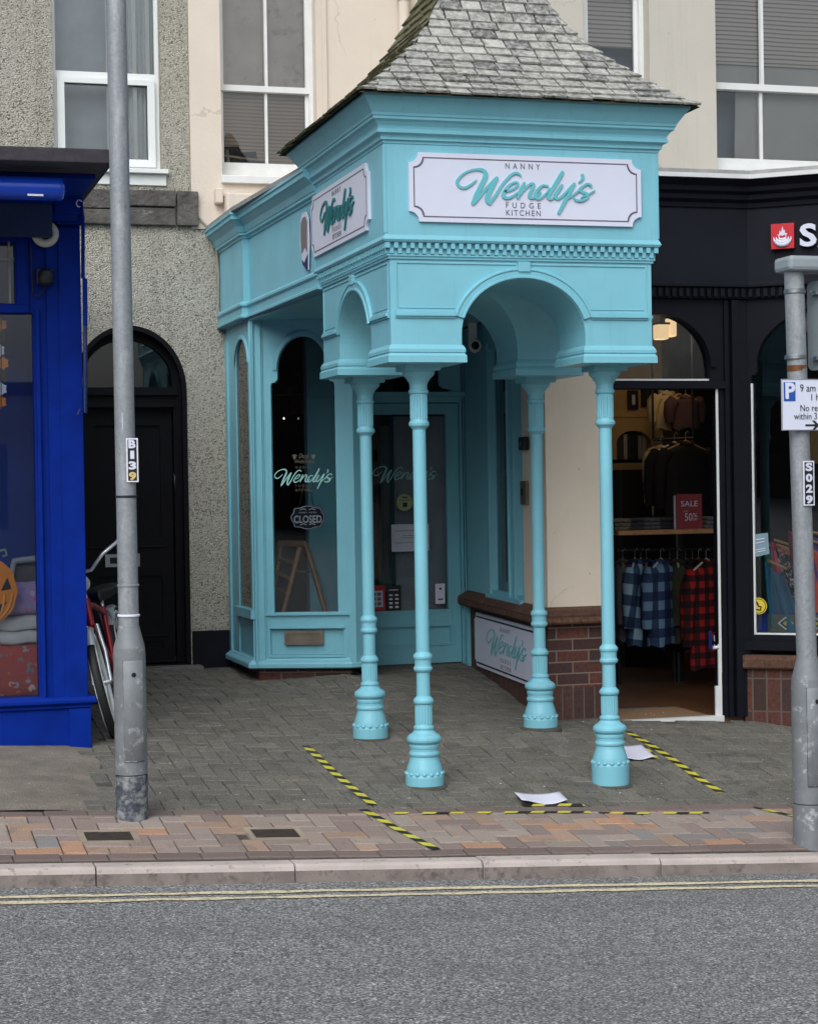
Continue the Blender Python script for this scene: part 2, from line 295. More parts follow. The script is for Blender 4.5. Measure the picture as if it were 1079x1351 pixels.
# ------------------------------------------------------------------ mesh builder
class MB:
    def __init__(s): s.v = []; s.f = []; s.mi = []; s.t = []; s.mats = []; s.sm = []; s.cur = 0; s.tint = (1, 1, 1, 1); s.smooth = False
    def m(s, mat):
        if mat not in s.mats: s.mats.append(mat)
        s.cur = s.mats.index(mat); return s
    def add(s, vs, fs, smooth=None):
        o = len(s.v); s.v += [tuple(p) for p in vs]
        for f in fs:
            s.f.append([i+o for i in f]); s.mi.append(s.cur); s.t.append(s.tint); s.sm.append(s.smooth if smooth is None else smooth)
        return s
    def box(s, x0, x1, y0, y1, z0, z1):
        return s.add([(x, y, z) for z in (z0, z1) for y in (y0, y1) for x in (x0, x1)],
                     [(0, 2, 3, 1), (4, 5, 7, 6), (0, 1, 5, 4), (2, 6, 7, 3), (0, 4, 6, 2), (1, 3, 7, 5)])
    def obox(s, o, u, v, a0, a1, b0, b1, c0, c1):
        n = u.cross(v)   # c along n
        return s.add([o+u*a+v*b+n*c for c in (c0, c1) for b in (b0, b1) for a in (a0, a1)],
                     [(0, 2, 3, 1), (4, 5, 7, 6), (0, 1, 5, 4), (2, 6, 7, 3), (0, 4, 6, 2), (1, 3, 7, 5)])
    def prism(s, poly, z0, z1):
        n = len(poly)
        a = sum(poly[i][0]*poly[(i+1) % n][1]-poly[(i+1) % n][0]*poly[i][1] for i in range(n))
        if a < 0: poly = poly[::-1]
        return s.add([(x, y, z0) for x, y in poly]+[(x, y, z1) for x, y in poly],
                     [tuple(range(n-1, -1, -1)), tuple(range(n, 2*n))]+[(i, (i+1) % n, n+(i+1) % n, n+i) for i in range(n)])
    def plate(s, o, u, v, outer, holes=(), depth=.03, proud=0.):
        """flat board with openings: 2D outline in (u, v), front face at +proud along u x v"""
        cu = bpy.data.curves.new('tmp', 'CURVE'); cu.dimensions = '2D'; cu.fill_mode = 'BOTH'; cu.extrude = depth/2
        for poly in [outer]+list(holes):
            sp = cu.splines.new('POLY'); sp.points.add(len(poly)-1); sp.use_cyclic_u = True
            for p, q in zip(sp.points, poly): p.co = (q[0], q[1], 0, 1)
        ob = bpy.data.objects.new('tmp', cu); COL.objects.link(ob); dg = bpy.context.evaluated_depsgraph_get()
        me = bpy.data.meshes.new_from_object(ob.evaluated_get(dg)); n = u.cross(v)
        s.add([o+u*p.co.x+v*p.co.y+n*(p.co.z+proud-depth/2) for p in me.vertices], [tuple(p.vertices) for p in me.polygons], False)
        bpy.data.objects.remove(ob); bpy.data.curves.remove(cu); bpy.data.meshes.remove(me); return s
    def tube(s, pts, r, seg=10, closed=False, cap=True, flat=None):
        pts = [V(p) for p in pts]; n = len(pts); R = r if isinstance(r, (list, tuple)) else [r]*n; vs = []
        up = V((0, 0, 1)); prev = None
        for i, p in enumerate(pts):
            a = pts[(i-1) % n] if (closed or i) else p; b = pts[(i+1) % n] if (closed or i < n-1) else p
            t = (b-a).normalized()
            if prev is None: x = t.cross(up); x = x if x.length > .05 else t.cross(V((1, 0, 0))); x.normalize()
            else: x = (prev-t*prev.dot(t)).normalized()
            prev = x; y = t.cross(x)
            vs += [p+(x*math.cos(k*2*math.pi/seg)+y*math.sin(k*2*math.pi/seg))*R[i] for k in range(seg)]
        m_ = n if closed else n-1
        fs = [((i*seg+k), (i*seg+(k+1) % seg), (((i+1) % n)*seg+(k+1) % seg), (((i+1) % n)*seg+k)) for i in range(m_) for k in range(seg)]
        s.add(vs, fs, True)
        if cap and not closed:
            s.add(vs[:seg], [tuple(range(seg-1, -1, -1))], False); s.add(vs[-seg:], [tuple(range(seg))], False)
        return s
    def lathe(s, prof, c, seg=28, ax=None, sharp=True):
        """prof: (radius, height); ax gives (x, y, z) axes"""
        c = V(c); X, Y, Z = ax or (V((1, 0, 0)), V((0, 1, 0)), V((0, 0, 1)))
        ring = lambda r, h: [c+X*(r*math.cos(k*2*math.pi/seg))+Y*(r*math.sin(k*2*math.pi/seg))+Z*h for k in range(seg)]
        for (r1, h1), (r2, h2) in zip(prof, prof[1:]):
            s.add(ring(r1, h1)+ring(r2, h2), [(k, (k+1) % seg, seg+(k+1) % seg, seg+k) for k in range(seg)], True)
        s.add(ring(*prof[0]), [tuple(range(seg-1, -1, -1))], False); s.add(ring(*prof[-1]), [tuple(range(seg))], False); return s
    def sweep(s, path, prof, closed=False):
        """moulding: profile (out, z) swept along a plan path; out is to the right of travel"""
        n = len(path); nr = []
        for i in range(n):
            ds = []
            for a, b in (((i-1) % n, i), (i, (i+1) % n)):
                if not closed and ((a == n-1 and b == 0)): continue
                dx, dy = path[b][0]-path[a][0], path[b][1]-path[a][1]; L = math.hypot(dx, dy); ds.append((dy/L, -dx/L))
            if len(ds) == 1: nr.append(ds[0])
            else:
                mx, my = ds[0][0]+ds[1][0], ds[0][1]+ds[1][1]; k = 2/(mx*mx+my*my)*1.0; nr.append((mx*k, my*k))
        vs = [(x+a*o, y+b*o, z) for (x, y), (a, b) in zip(path, nr) for o, z in prof]; k = len(prof)
        m_ = n if closed else n-1
        s.add(vs, [(i*k+j, ((i+1) % n)*k+j, ((i+1) % n)*k+j+1, i*k+j+1) for i in range(m_) for j in range(k-1)])
        if not closed: s.add(vs[:k], [tuple(range(k))]); s.add(vs[-k:], [tuple(range(k-1, -1, -1))])
        return s
    def mesh(s, name, loc=(0, 0, 0), bevel=0):
        me = bpy.data.meshes.new(name); L = V(loc)
        me.from_pydata([tuple(V(p)-L) for p in s.v], [], s.f)
        for m in s.mats: me.materials.append(m)
        me.polygons.foreach_set('material_index', s.mi); me.polygons.foreach_set('use_smooth', s.sm)
        if any(t != (1, 1, 1, 1) for t in s.t):
            ca = me.color_attributes.new('tint', 'FLOAT_COLOR', 'CORNER'); k = 0
            for p, t in zip(me.polygons, s.t):
                for _ in p.vertices: ca.data[k].color = t; k += 1
        me.validate(); bm = bmesh.new(); bm.from_mesh(me)
        bmesh.ops.remove_doubles(bm, verts=bm.verts, dist=1e-5) if s.weld else None
        bm.to_mesh(me); bm.free(); me.update(); return me
    weld = False
    def build(s, name, parent=None, label=None, bevel=0, local=False):
        me = s.mesh(name); ob = bpy.data.objects.new(name, me); COL.objects.link(ob)
        if parent is not None:
            ob.parent = parent
            if not local: ob.matrix_parent_inverse = Matrix.Identity(4); ob.location = -WORLD(parent)
        if label: ob['label'] = label
        if bevel:
            b = ob.modifiers.new('bevel', 'BEVEL'); b.width = bevel; b.segments = 2; b.limit_method = 'ANGLE'; b.angle_limit = math.radians(40)
            b.harden_normals = False
        return ob
def WORLD(o):
    w = V((0, 0, 0))
    while o is not None: w += o.location; o = o.parent
    return w
def box(m, *a): return MB().m(m).box(*a)
def thing(name, loc, label, cat, group=None):
    o = bpy.data.objects.new(name, None); COL.objects.link(o); o.location = loc; o.empty_display_size = .2
    return tag(o, label, cat, group)
def tag(o, label, cat, group=None, kind=None):
    o['label'] = label; o['category'] = cat
    if group: o['group'] = group
    if kind: o['kind'] = kind
    return o
def struct(o): o['kind'] = 'structure'; return o
def recenter(o):
    """put a single-mesh thing's origin at its base"""
    c = [V(p) for p in o.bound_box]; b = V((sum(p.x for p in c)/8, sum(p.y for p in c)/8, min(p.z for p in c)))
    o.data.transform(Matrix.Translation(-b)); o.location = b; return o
def copy_tree(o, parent=None):
    c = o.copy(); COL.objects.link(c)
    if parent is not None: c.parent = parent
    for ch in list(o.children): copy_tree(ch, c)
    return c
def rect(a0, a1, b0, b1): return [(a0, b0), (a1, b0), (a1, b1), (a0, b1)]
def arch(a0, a1, b0, bs, bt, n=20, shoulder=0.):
    """opening with a round head: sides up to bs, crown at bt; shoulder steps the sides in below the head"""
    c = (a0+a1)/2; r = (a1-a0)/2
    pts = [(c+r*math.cos(math.pi*k/n), bs+(bt-bs)*math.sin(math.pi*k/n)) for k in range(n+1)]
    if shoulder:
        s_ = shoulder
        rgt = [(a1+s_, b0), (a1+s_, bs-s_*2.2), (a1+s_*.85, bs-s_*1.85), (a1+s_*.35, bs-s_*1.75), (a1, bs-s_*1.3)]
        lft = [(a0, bs-s_*1.3), (a0-s_*.35, bs-s_*1.75), (a0-s_*.85, bs-s_*1.85), (a0-s_, bs-s_*2.2), (a0-s_, b0)]
        return rgt+pts+lft
    return [(a1, b0)]+pts+[(a0, b0)]
def notched(w, h, r, n=6):
    """sign outline with scooped corners, centred"""
    out = []
    for sx, sy, a0 in ((1, -1, 180), (1, 1, 270), (-1, 1, 0), (-1, -1, 90)):
        cx, cy = sx*w/2, sy*h/2
        for k in range(n+1):
            a = math.radians(a0-90*k/n)
            out.append((cx+r*math.cos(a), cy+r*math.sin(a)))
    # order fix: walk corner by corner anticlockwise
    return out
def text(mb, s, o, u, v, size, proud=.002, depth=.004, align='CENTER', sx=1., bold=0., space=1., shear=0.):
    cu = bpy.data.curves.new('tmp', 'FONT'); cu.body = s; cu.size = size; cu.align_x = align; cu.align_y = 'CENTER'
    cu.extrude = depth/2; cu.offset = bold; cu.space_character = space; cu.shear = shear; cu.resolution_u = 3
    ob = bpy.data.objects.new('tmp', cu); COL.objects.link(ob); dg = bpy.context.evaluated_depsgraph_get()
    me = bpy.data.meshes.new_from_object(ob.evaluated_get(dg)); n = u.cross(v)
    mb.add([o+u*(p.co.x*sx)+v*p.co.y+n*(p.co.z+proud) for p in me.vertices], [tuple(p.vertices) for p in me.polygons], False)
    bpy.data.objects.remove(ob); bpy.data.curves.remove(cu); bpy.data.meshes.remove(me); return mb
def textf(mb, s, o, u, v, w, h, proud=.002, depth=.002, space=1., bold=0., shear=0.):
    # lettering fitted to a given width and cap height, centred on o
    t = MB(); text(t, s, V((0, 0, 0)), UX, V((0, 1, 0)), 1., 0, 0.02, space=space, shear=shear)
    xs = [p[0] for p in t.v]; ys = [p[1] for p in t.v]; kx, ky = w/(max(xs)-min(xs)), h/(max(ys)-min(ys)); cx, cy = (max(xs)+min(xs))/2, (max(ys)+min(ys))/2
    text(mb, s, o-u*(cx*kx)-v*(cy*ky), u, v, ky, proud, depth, sx=kx/ky, bold=bold/ky if 0 else bold, space=space, shear=shear); return mb
def arch_ring(mb, o, u, a0, a1, zs, zt, w, proud, zlow=None, n=28):
    # a raised moulding round the head of an arched opening
    c, R = (a0+a1)/2, (a1-a0)/2; nn = u.cross(UZ); prof = [(.001, -.002), (.001, proud), (w, proud), (w, -.002)]
    pts = [(math.pi*k/n) for k in range(n+1)]; vs = []
    ring = [lambda q, k=k: (c+(R+q)*math.cos(k), zs+(zt-zs)*(R+q)/R*math.sin(k)) for k in pts]
    if zlow is not None: ring = [lambda q: (c+R+q, zlow)]+ring+[lambda q: (c-R-q, zlow)]
    for f in ring:
        for q, d in prof: a, z = f(q); vs.append(o+u*a+UZ*z+nn*d)
    m = len(ring); mb.add(vs, [(4*i+j, 4*i+j+1, 4*i+j+5, 4*i+j+4) for i in range(m-1) for j in range(3)]+[(0, 3, 2, 1), (4*m-4, 4*m-3, 4*m-2, 4*m-1)]); return mb
def spline(pts, k=6):
    out = []; n = len(pts)
    for i in range(n-1):
        p0, p1, p2, p3 = pts[max(i-1, 0)], pts[i], pts[i+1], pts[min(i+2, n-1)]
        for j in range(k):
            t = j/k; out.append(tuple(.5*((2*b)+(-a+c)*t+(2*a-5*b+4*c-d)*t*t+(-a+3*b-3*c+d)*t**3) for a, b, c, d in zip(p0, p1, p2, p3)))
    out.append(tuple(pts[-1])); return out
STROKES = [  # brush script word, traced as strokes (x, y down, width)
 [(186,188,10),(150,218,17),(108,242,20),(72,236,20),(54,208,20),(64,176,18),(108,136,16),(170,113,17),(222,112,24),(250,132,30),(250,165,33),(222,222,34),(188,290,34),(162,352,30)],
 [(166,352,24),(200,312,24),(262,240,22),(322,176,22)],
 [(330,172,28),(305,214,36),(272,284,36),(262,330,36),(278,352,28)],
 [(276,352,22),(318,300,22),(366,222,20),(420,160,20),(458,136,20),(486,142,18),(500,158,10)],
 [(376,268,14),(420,262,15),(460,240,16),(480,216,16),(462,202,17),(420,222,20),(384,268,24),(374,300,25),(396,316,22),(430,308,18),(476,276,13)],
 [(524,208,20),(504,248,25),(476,312,22)],
 [(480,306,14),(520,256,17),(568,214,20),(590,222,23),(574,262,24),(558,296,23),(570,316,19),(604,306,15),(640,276,12)],
 [(690,230,16),(652,226,18),(616,262,23),(600,300,23),(620,322,18),(656,304,15),(706,248,12)],
 [(796,130,26),(752,206,29),(706,280,26),(692,312,23),(712,324,17),(742,302,13),(766,270,12)],
 [(792,222,18),(766,262,24),(742,300,25),(760,322,19),(800,294,18),(868,220,16)],
 [(880,212,20),(846,276,25),(806,350,25),(766,424,20)],
 [(940,148,22),(942,172,20),(916,202,10)],
 [(838,318,11),(880,288,14),(926,248,16),(966,214,16),(1000,222,18),(1000,236,11)],
 [(968,216,14),(924,246,20),(932,270,22),(970,286,22),(972,312,21),(934,334,20),(892,332,18),(880,318,12)],
 [(930,312,10),(978,290,13),(1026,262,10)]]
def script_word(mb, o, u, v, width, height=None, proud=.002, depth=.006, thick=1., skew=0):
    """o = centre; width of the whole word"""
    k = width/980.; kv = (height/325. if height else k); n = u.cross(v)
    for si, st in enumerate(STROKES):
        pts = spline(st, 5); L = []; R = []
        for i, (x, y, w) in enumerate(pts):
            a = pts[max(i-1, 0)]; b = pts[min(i+1, len(pts)-1)]; tx, ty = b[0]-a[0], b[1]-a[1]; q = math.hypot(tx, ty) or 1
            nx, ny = -ty/q, tx/q; h = w*thick/2
            L.append((x+nx*h, y+ny*h)); R.append((x-nx*h, y-ny*h))
        def T(p, z): return o+u*((p[0]-535)*k)+v*((262-(p[1]-.03*(p[0]-535)))*kv)+n*z
        z1 = proud+depth+si*.0002; vs = []
        for a, b in zip(L, R): vs += [T(a, z1), T(b, z1), T(a, proud*.2), T(b, proud*.2)]
        m = len(L); fs = []
        for i in range(m-1):
            a, b = i*4, i*4+4
            fs += [(a, a+1, b+1, b), (a+2, b+2, b+3, a+3), (a, b, b+2, a+2), (a+1, a+3, b+3, b+1)]
        fs += [(0, 2, 3, 1), (m*4-4, m*4-3, m*4-1, m*4-2)]
        mb.add(vs, fs, False)
        for (cx, cy, w), p in ((pts[0], 0), (pts[-1], 0)):   # rounded brush ends
            rr = w*thick/2*.98; c = 10; ring = [(cx+rr*math.cos(t*2*math.pi/c), cy+rr*math.sin(t*2*math.pi/c)) for t in range(c)]
            z2 = z1+.0001
            mb.add([T(q, z2) for q in ring]+[T(q, 0) for q in ring], [tuple(range(c-1, -1, -1))]+[(t, (t+1) % c, c+(t+1) % c, c+t) for t in range(c)], False)
    return mb
# ------------------------------------------------------------------ the lie of the ground
def plane0(x, y): return .068-.0551*(x-1.0245)+.0934*(y-8.61)
CTRL = [(2.97,9.98,.097),(4.08,9.98,.036),(2.98,11.13,.222),(4.08,11.13,.232),(4.35,11.65,.215),(4.72,11.65,.213),(5.5,11.65,.175),(6.1,11.4,.11),
        (4.4,12.3,.25),(3.9,14,.395),(4.5,14,.395),(2.74,13.3,.385),(3.3,13.0,.445),(2.38,14.2,.42),(1.28,11.05,.294),(1.7,14.2,.47),(0,11.05,.36)]
for x in np.linspace(-12, 16, 15):
    for y in (8.7, 9.58): CTRL.append((x, y, plane0(x, y)))
for x in (-12, -8, -4): CTRL += [(x, 11.5, plane0(x, 11.5)), (x, 14.2, plane0(x, 13.4))]
for x in (8, 12, 16): CTRL += [(x, 11.5, plane0(x, 11.2)), (x, 14.2, plane0(x, 12.5))]
_c = np.array(CTRL); _r = _c[:, 2]-plane0(_c[:, 0], _c[:, 1])
_D = np.linalg.norm(_c[:, None, :2]-_c[None, :, :2], axis=2); _w = np.linalg.solve(np.exp(-(_D/1.3)**1.0)+.02*np.eye(len(_c)), _r)
def zg(x, y): return float(plane0(x, y)+np.exp(-(np.hypot(_c[:, 0]-x, _c[:, 1]-y)/1.3))@_w)
def ZK(x): return plane0(x, 8.61)
# ================================================================== SETTING
def sheet(name, mat, xs, ys, fz):
    mb = MB().m(mat); nx = len(xs)
    mb.add([(x, y, fz(x, y)) for y in ys for x in xs], [(j*nx+i, j*nx+i+1, (j+1)*nx+i+1, (j+1)*nx+i) for j in range(len(ys)-1) for i in range(nx-1)], True)
    return struct(mb.build(name))
RD = -.085
sheet('ground', CONCP, [-120, -30, 30, 120], [-120, 0, 8.0, 60], lambda x, y: ZK(x)+RD-.06)
sheet('road', ASPHALT, list(np.linspace(-26, 30, 29)), [-13.8, -9, -4, 0, 3, 5, 6.5, 7.5, 8.25, 8.66], lambda x, y: ZK(x)+RD+.035*min(1, max(0, (8.3-y)/3)))
# double yellow lines
for y0 in (8.245, 8.365):
    mb = MB().m(PAINTL); xs = np.linspace(-20, 24, 353)
    vs = []; rnd = random.Random(int(y0*1000))
    for x in xs: vs += [(x, y0+rnd.uniform(-.01, .01), ZK(x)+RD+.005), (x, y0+.05+rnd.uniform(-.01, .01), ZK(x)+RD+.005)]
    mb.add(vs, [(2*i, 2*i+2, 2*i+3, 2*i+1) for i in range(len(xs)-1)])
    o = struct(mb.build('road_line'))
# kerb stones (one run of kerb)
mb = MB().m(CONC); rnd = random.Random(3)
for k in range(-16, 24):
    x0 = 1.0245+.915*k; x1 = x0+.908; dz = rnd.uniform(-.002, .003); dy = rnd.uniform(-.004, .004)
    pr = [(8.60+dy, RD-.05), (8.60+dy, -.030), (8.606+dy, -.012), (8.622+dy, -.001), (8.70+dy, .0), (8.735+dy, .0), (8.735+dy, -.12)]
    n = len(pr); mb.add([(x, y, ZK(x)+z+dz) for x in (x0, x1) for y, z in pr], [(i, i+1, n+i+1, n+i) for i in range(1, n-1)]+[tuple(range(n-1, -1, -1)), tuple(range(n, 2*n))], False)
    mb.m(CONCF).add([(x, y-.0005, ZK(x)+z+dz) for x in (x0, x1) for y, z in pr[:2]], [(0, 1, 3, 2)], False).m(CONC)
    # dark open joint
struct(mb.build('kerb', bevel=0))
sheet('kerb_bed', JOINT, list(np.linspace(-14, 22, 30)), [8.61, 8.75], lambda x, y: ZK(x)-.03)
def pavers(name, mat, x0, x1, y0, y1, W, colf, skip=None, gap=.0026, drop=.006, zoff=0., herring=True, seed=1, L=2):
    rnd = random.Random(seed); mb = MB().m(mat)
    blocks = []
    if herring:
        nx, ny = int((x1-x0)/W)+2, int((y1-y0)/W)+2
        for a in range(-2, nx):
            for b in range(-2, ny):
                k = (a+b) % 4
                if k == 0: blocks.append((x0+a*W, x0+(a+2)*W, y0+b*W, y0+(b+1)*W))
                elif k == 2: blocks.append((x0+a*W, x0+(a+1)*W, y0+b*W, y0+(b+2)*W))
    else:
        x = x0
        while x < x1: blocks.append((x, x+L*W, y0, y1)); x += L*W
    for bx0, bx1, by0, by1 in blocks:
        bx0, bx1, by0, by1 = max(bx0, x0)+gap, min(bx1, x1)-gap, max(by0, y0)+gap, min(by1, y1)-gap
        if bx1-bx0 < .015 or by1-by0 < .015: continue
        cx, cy = (bx0+bx1)/2, (by0+by1)/2
        if skip and skip(cx, cy): continue
        t = rnd.uniform(-.002, .003)-(.0015 if rnd.random() < .05 else 0); sx, sy = rnd.uniform(-.018, .018), rnd.uniform(-.018, .018); bv = .005
        mb.tint = colf(rnd, cx, cy); f = lambda x, y, d: (x, y, zg(cx, cy)+(zg(cx+.05, cy)-zg(cx-.05, cy))*10*(x-cx)+(zg(cx, cy+.05)-zg(cx, cy-.05))*10*(y-cy)+t+sx*(x-cx)+sy*(y-cy)-d+zoff)
        vs = [f(x, y, 0) for x, y in ((bx0+bv, by0+bv), (bx1-bv, by0+bv), (bx1-bv, by1-bv), (bx0+bv, by1-bv))]
        vs += [f(x, y, .005) for x, y in ((bx0, by0), (bx1, by0), (bx1, by1), (bx0, by1))]
        vs += [f(x, y, .03) for x, y in ((bx0, by0), (bx1, by0), (bx1, by1), (bx0, by1))]
        mb.add(vs, [(0, 1, 2, 3)]+[(i, 4+i, 4+(i+1) % 4, (i+1) % 4) for i in range(4)]+[(4+i, 8+i, 8+(i+1) % 4, 4+(i+1) % 4) for i in range(4)])
    return struct(mb.build(name))
def grey(rnd, x, y):
    k = rnd.uniform(1.02, 1.3); c = rnd.choice([S(117, 112, 103), S(113, 109, 100), S(119, 114, 104), S(114, 110, 103)]); return dark(c, k)
def brindle(rnd, x, y):
    u = rnd.random()
    c = S(174, 134, 108) if u < .06 else S(160, 134, 116) if u < .16 else S(130, 124, 122) if u < .25 else S(138, 121, 114) if u < .5 else S(152, 138, 128) if u < .8 else S(146, 130, 120)
    return dark(c, rnd.uniform(1., 1.25))
def brownc(rnd, x, y): return dark(S(120, 104, 98), rnd.uniform(.9, 1.15))
COV = [(1.145, 9.12, .26, .2), (1.96, 9.14, .26, .2)]
incov = lambda x, y: any(abs(x-a) < w/2-.03 and abs(y-b) < h/2-.03 for a, b, w, h in COV)
sheet('paving_bed', JOINT, list(np.linspace(-8, 4.75, 52)), list(np.linspace(8.72, 14.6, 40)), lambda x, y: zg(x, y)-.0085)
sheet('paving_bed', JOINT, list(np.linspace(4.75, 12, 30)), list(np.linspace(8.72, 11.64, 22)), lambda x, y: zg(x, y)-.0085)
conc = lambda x, y: x < 1.32-.12*(11-y)+.02*math.sin(y*9) and y < 11.3
pavers('forecourt_paving', PAVER, -1.2, 9.0, 9.62, 14.1, .1, grey, lambda x, y: conc(x, y) or (x > 4.72 and y > 11.6))
pavers('pavement_band', PAVERB, -3.2, 9.0, 8.84, 9.52, .108, brindle, incov, seed=5)
pavers('pavement_edge', PAVERB, -3.2, 9.0, 8.737, 8.84, .1075, brownc, None, herring=False, seed=6)
pavers('pavement_edge', PAVERB, -3.2, 9.0, 9.52, 9.62, .1075, brownc, None, herring=False, seed=8)
# worn concrete apron in front of the blue shop
ap = MB().m(CONCP); ys = np.linspace(9.62, 11.4, 28); vs = []; rnd = random.Random(11)
for y in ys:
    e = 1.32-.12*(11-y)+.02*math.sin(y*9)+rnd.uniform(-.012, .012)
    for i in range(24): x = -2.5+(e+2.5)*i/23; vs.append((x, y, zg(x, y)+.004+rnd.uniform(0, .004)-(.012 if i == 23 else 0)))
ap.add(vs, [(j*24+i, j*24+i+1, (j+1)*24+i+1, (j+1)*24+i) for j in range(27) for i in range(23)], True); struct(ap.build('concrete_apron'))
# ================================================================== PEBBLEDASH HOUSE
YW = 14.25
o = V((0, YW, 0))
peb = thing('pebbledash_house', (1.4, YW, .4), 'grey pebbledashed house with an arched black door, between the blue shop and the turquoise bay', 'house')
xb = P(250, 150, YW).x                        # joint with the cream house
zs = P(180, 300, YW).z; zst = P(180, 250, YW).z
wx0, wx1, wz0 = P(71, 150, YW).x, P(213, 150, YW).x, P(150, 222, YW).z
wz1 = wz0+2.05
dx0, dx1 = P(97, 600, YW).x, P(248, 600, YW).x
dtop, dspr, dbot = P(172, 429, YW).z, P(248, 515, YW).z, .46
lower = MB().m(PEBBLE).plate(o, UX, UZ, rect(-4, 2.74, -.2, zs), [arch(dx0, dx1, -.1, dspr, dtop, 28)], .3)
lower.plate(o, UX, UZ, rect(-4, xb, zs, 8.2), [rect(wx0, wx1, wz0-.12, wz1)], .3)
lower.build('wall', peb)
MB().m(NAVY).box(dx1+.01, 2.74, YW-.03, YW+.0, .1, P(275, 832, YW).z).build('plinth', peb)
# weathered stone band under the upper window
sb = MB().m(M('weathered stone', S(88, 84, 80), .9, var=.4, scale=7, bump=.9, bscale=26, bdist=.02, dirt=(S(150, 146, 138), 10, .6)))
z0, z1 = P(180, 297, YW).z, P(180, 251, YW).z; rnd = random.Random(2); x = -3.9
while x < P(262, 270, YW).x-.05:
    w = rnd.choice([.28, .36, .44]); e = min(x+w, P(263, 270, YW).x)
    if rnd.random() < .6:
        zm = z0+(z1-z0)*rnd.uniform(.4, .55); sb.box(x, e-.012, YW-.035-rnd.uniform(0, .02), YW, z0, zm-.008); sb.box(x, e-.012, YW-.04-rnd.uniform(0, .02), YW, zm, z1)
    else: sb.box(x, e-.012, YW-.04-rnd.uniform(0, .02), YW, z0, z1)
    x = e
sb.build('stone_band', peb, bevel=.008)
# window
win = MB().m(UPVC); fw = .055
yo = V((0, YW+.09, 0)); zr = P(145, 97, YW).z
win.plate(yo, UX, UZ, rect(wx0, wx1, wz0, wz1), [rect(wx0+.03, wx1-.03, zr+.03, wz1-.04), rect(wx0+fw+.035, wx1-fw-.035, wz0+fw+.03, zr-.06)], .06)
win.plate(yo, UX, UZ, rect(wx0+.035, wx1-.035, wz0+.03, zr-.02), [rect(wx0+fw+.035, wx1-fw-.035, wz0+fw+.03, zr-.06)], .05, .025)
wf = win.build('window', peb, bevel=.005)
MB().m(UPVC).box(wx0-.03, wx1+.04, YW-.06, YW+.1, wz0-.035, wz0-.002).box(wx0-.02, wx1+.03, YW-.015, YW+.1, wz0-.12, wz0-.035).build('sill', wf, bevel=.005)
MB().m(GLASSU).box(wx0+.03, wx1-.03, YW+.11, YW+.116, wz0+.04, wz1-.03).build('glass', wf)
cu = MB().m(CURT); rnd = random.Random(4)
for a, b in ((wx0+.47, wx1-.02), ):
    n = 60; vs = []
    for i in range(n+1):
        x = a+(b-a)*i/n; y = YW+.21+.025*math.sin(i*1.7)+.02*math.sin(i*.6); vs += [(x, y, wz0-.1), (x, y, wz1+.1)]
    cu.add(vs, [(2*i, 2*i+2, 2*i+3, 2*i+1) for i in range(n)], True)
cu.m(UPVC)
for x in (wx0+.41, wx0+.50, wx0+.80, wx1-.19, wx1-.09): cu.box(x, x+.03, YW+.125, YW+.14, wz0-.05, wz1)
cu.build('curtain', wf)
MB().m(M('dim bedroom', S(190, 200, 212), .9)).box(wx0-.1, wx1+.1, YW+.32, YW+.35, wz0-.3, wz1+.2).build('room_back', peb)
# arched black door
dl = MB().m(BLACKG); do = V((0, YW+.13, 0)); cx = (dx0+dx1)/2
dl.plate(do, UX, UZ, arch(dx0, dx1, dbot, dspr, dtop, 28), [arch(dx0+.085, dx1-.085, dspr+.03, dspr+.06, dtop-.10, 24), rect(dx0+.085, dx1-.085, dbot, dspr-.12)], .08, .02)
dl.plate(V((0, YW+.01, 0)), UX, UZ, arch(dx0-.0, dx1+.0, dbot, dspr, dtop, 28), [arch(dx0+.035, dx1-.035, dbot-.1, dspr, dtop-.035, 28)], .05, .02)
dl.box(dx0+.06, dx1-.06, YW+.075, YW+.13, dspr-.03, dspr+.02); dl.box(dx0+.07, dx1-.07, YW+.09, YW+.13, dspr-.12, dspr-.09)
fr = dl.build('door_frame', peb, bevel=.004)
MB().m(GLASS).box(dx0+.08, dx1-.08, YW+.15, YW+.156, dspr+.03, dtop-.09).build('fanlight', fr)
MB().m(DARKBL).box(dx0-.1, dx1+.1, YW+.6, YW+.64, dbot, dtop+.2).build('hall_back', fr)
dr = MB().m(BLACKG); a, b, t = dx0+.09, dx1-.09, dspr-.125
zl = P(165, 723, YW).z; pz = [(dbot+.06, P(150, 845, YW).z), (P(150, 840, YW).z+.03, P(150, 757, YW).z), (zl+.03, t-.1)]
hs = []
for q0, q1 in pz: hs += [rect(a+.09, cx-.05, q0+.04, q1-.03), rect(cx+.05, b-.09, q0+.04, q1-.03)]
dr.plate(V((0, YW+.17, 0)), UX, UZ, rect(a, b, dbot+.02, t), hs, .04); dr.box(a, b, YW+.19, YW+.21, dbot+.02, t)
for z in (zl, P(150, 843, YW).z): dr.box(a+.02, b-.05, YW+.155, YW+.17, z-.006, z+.006)
d = dr.build('door', peb, bevel=.005)
l0, l1 = P(143, 742, YW), P(189, 742, YW); lz0, lz1 = P(160, 749, YW).z, P(160, 732, YW).z
MB().m(ALU).plate(V((0, YW+.155, 0)), UX, UZ, rect(l0.x, l1.x, lz0, lz1), [rect(l0.x+.035, l1.x-.035, lz0+.025, lz1-.025)], .015).m(DARKBL).box(l0.x+.03, l1.x-.03, YW+.157, YW+.168, lz0+.02, lz1-.02).build('letterbox', d, bevel=.002)
text(MB().m(ALU), '1', P(155, 597, YW+.165), UX, UZ, .1, .004, .006).build('door_number', d)
hx = P(243, 640, YW).x-.05
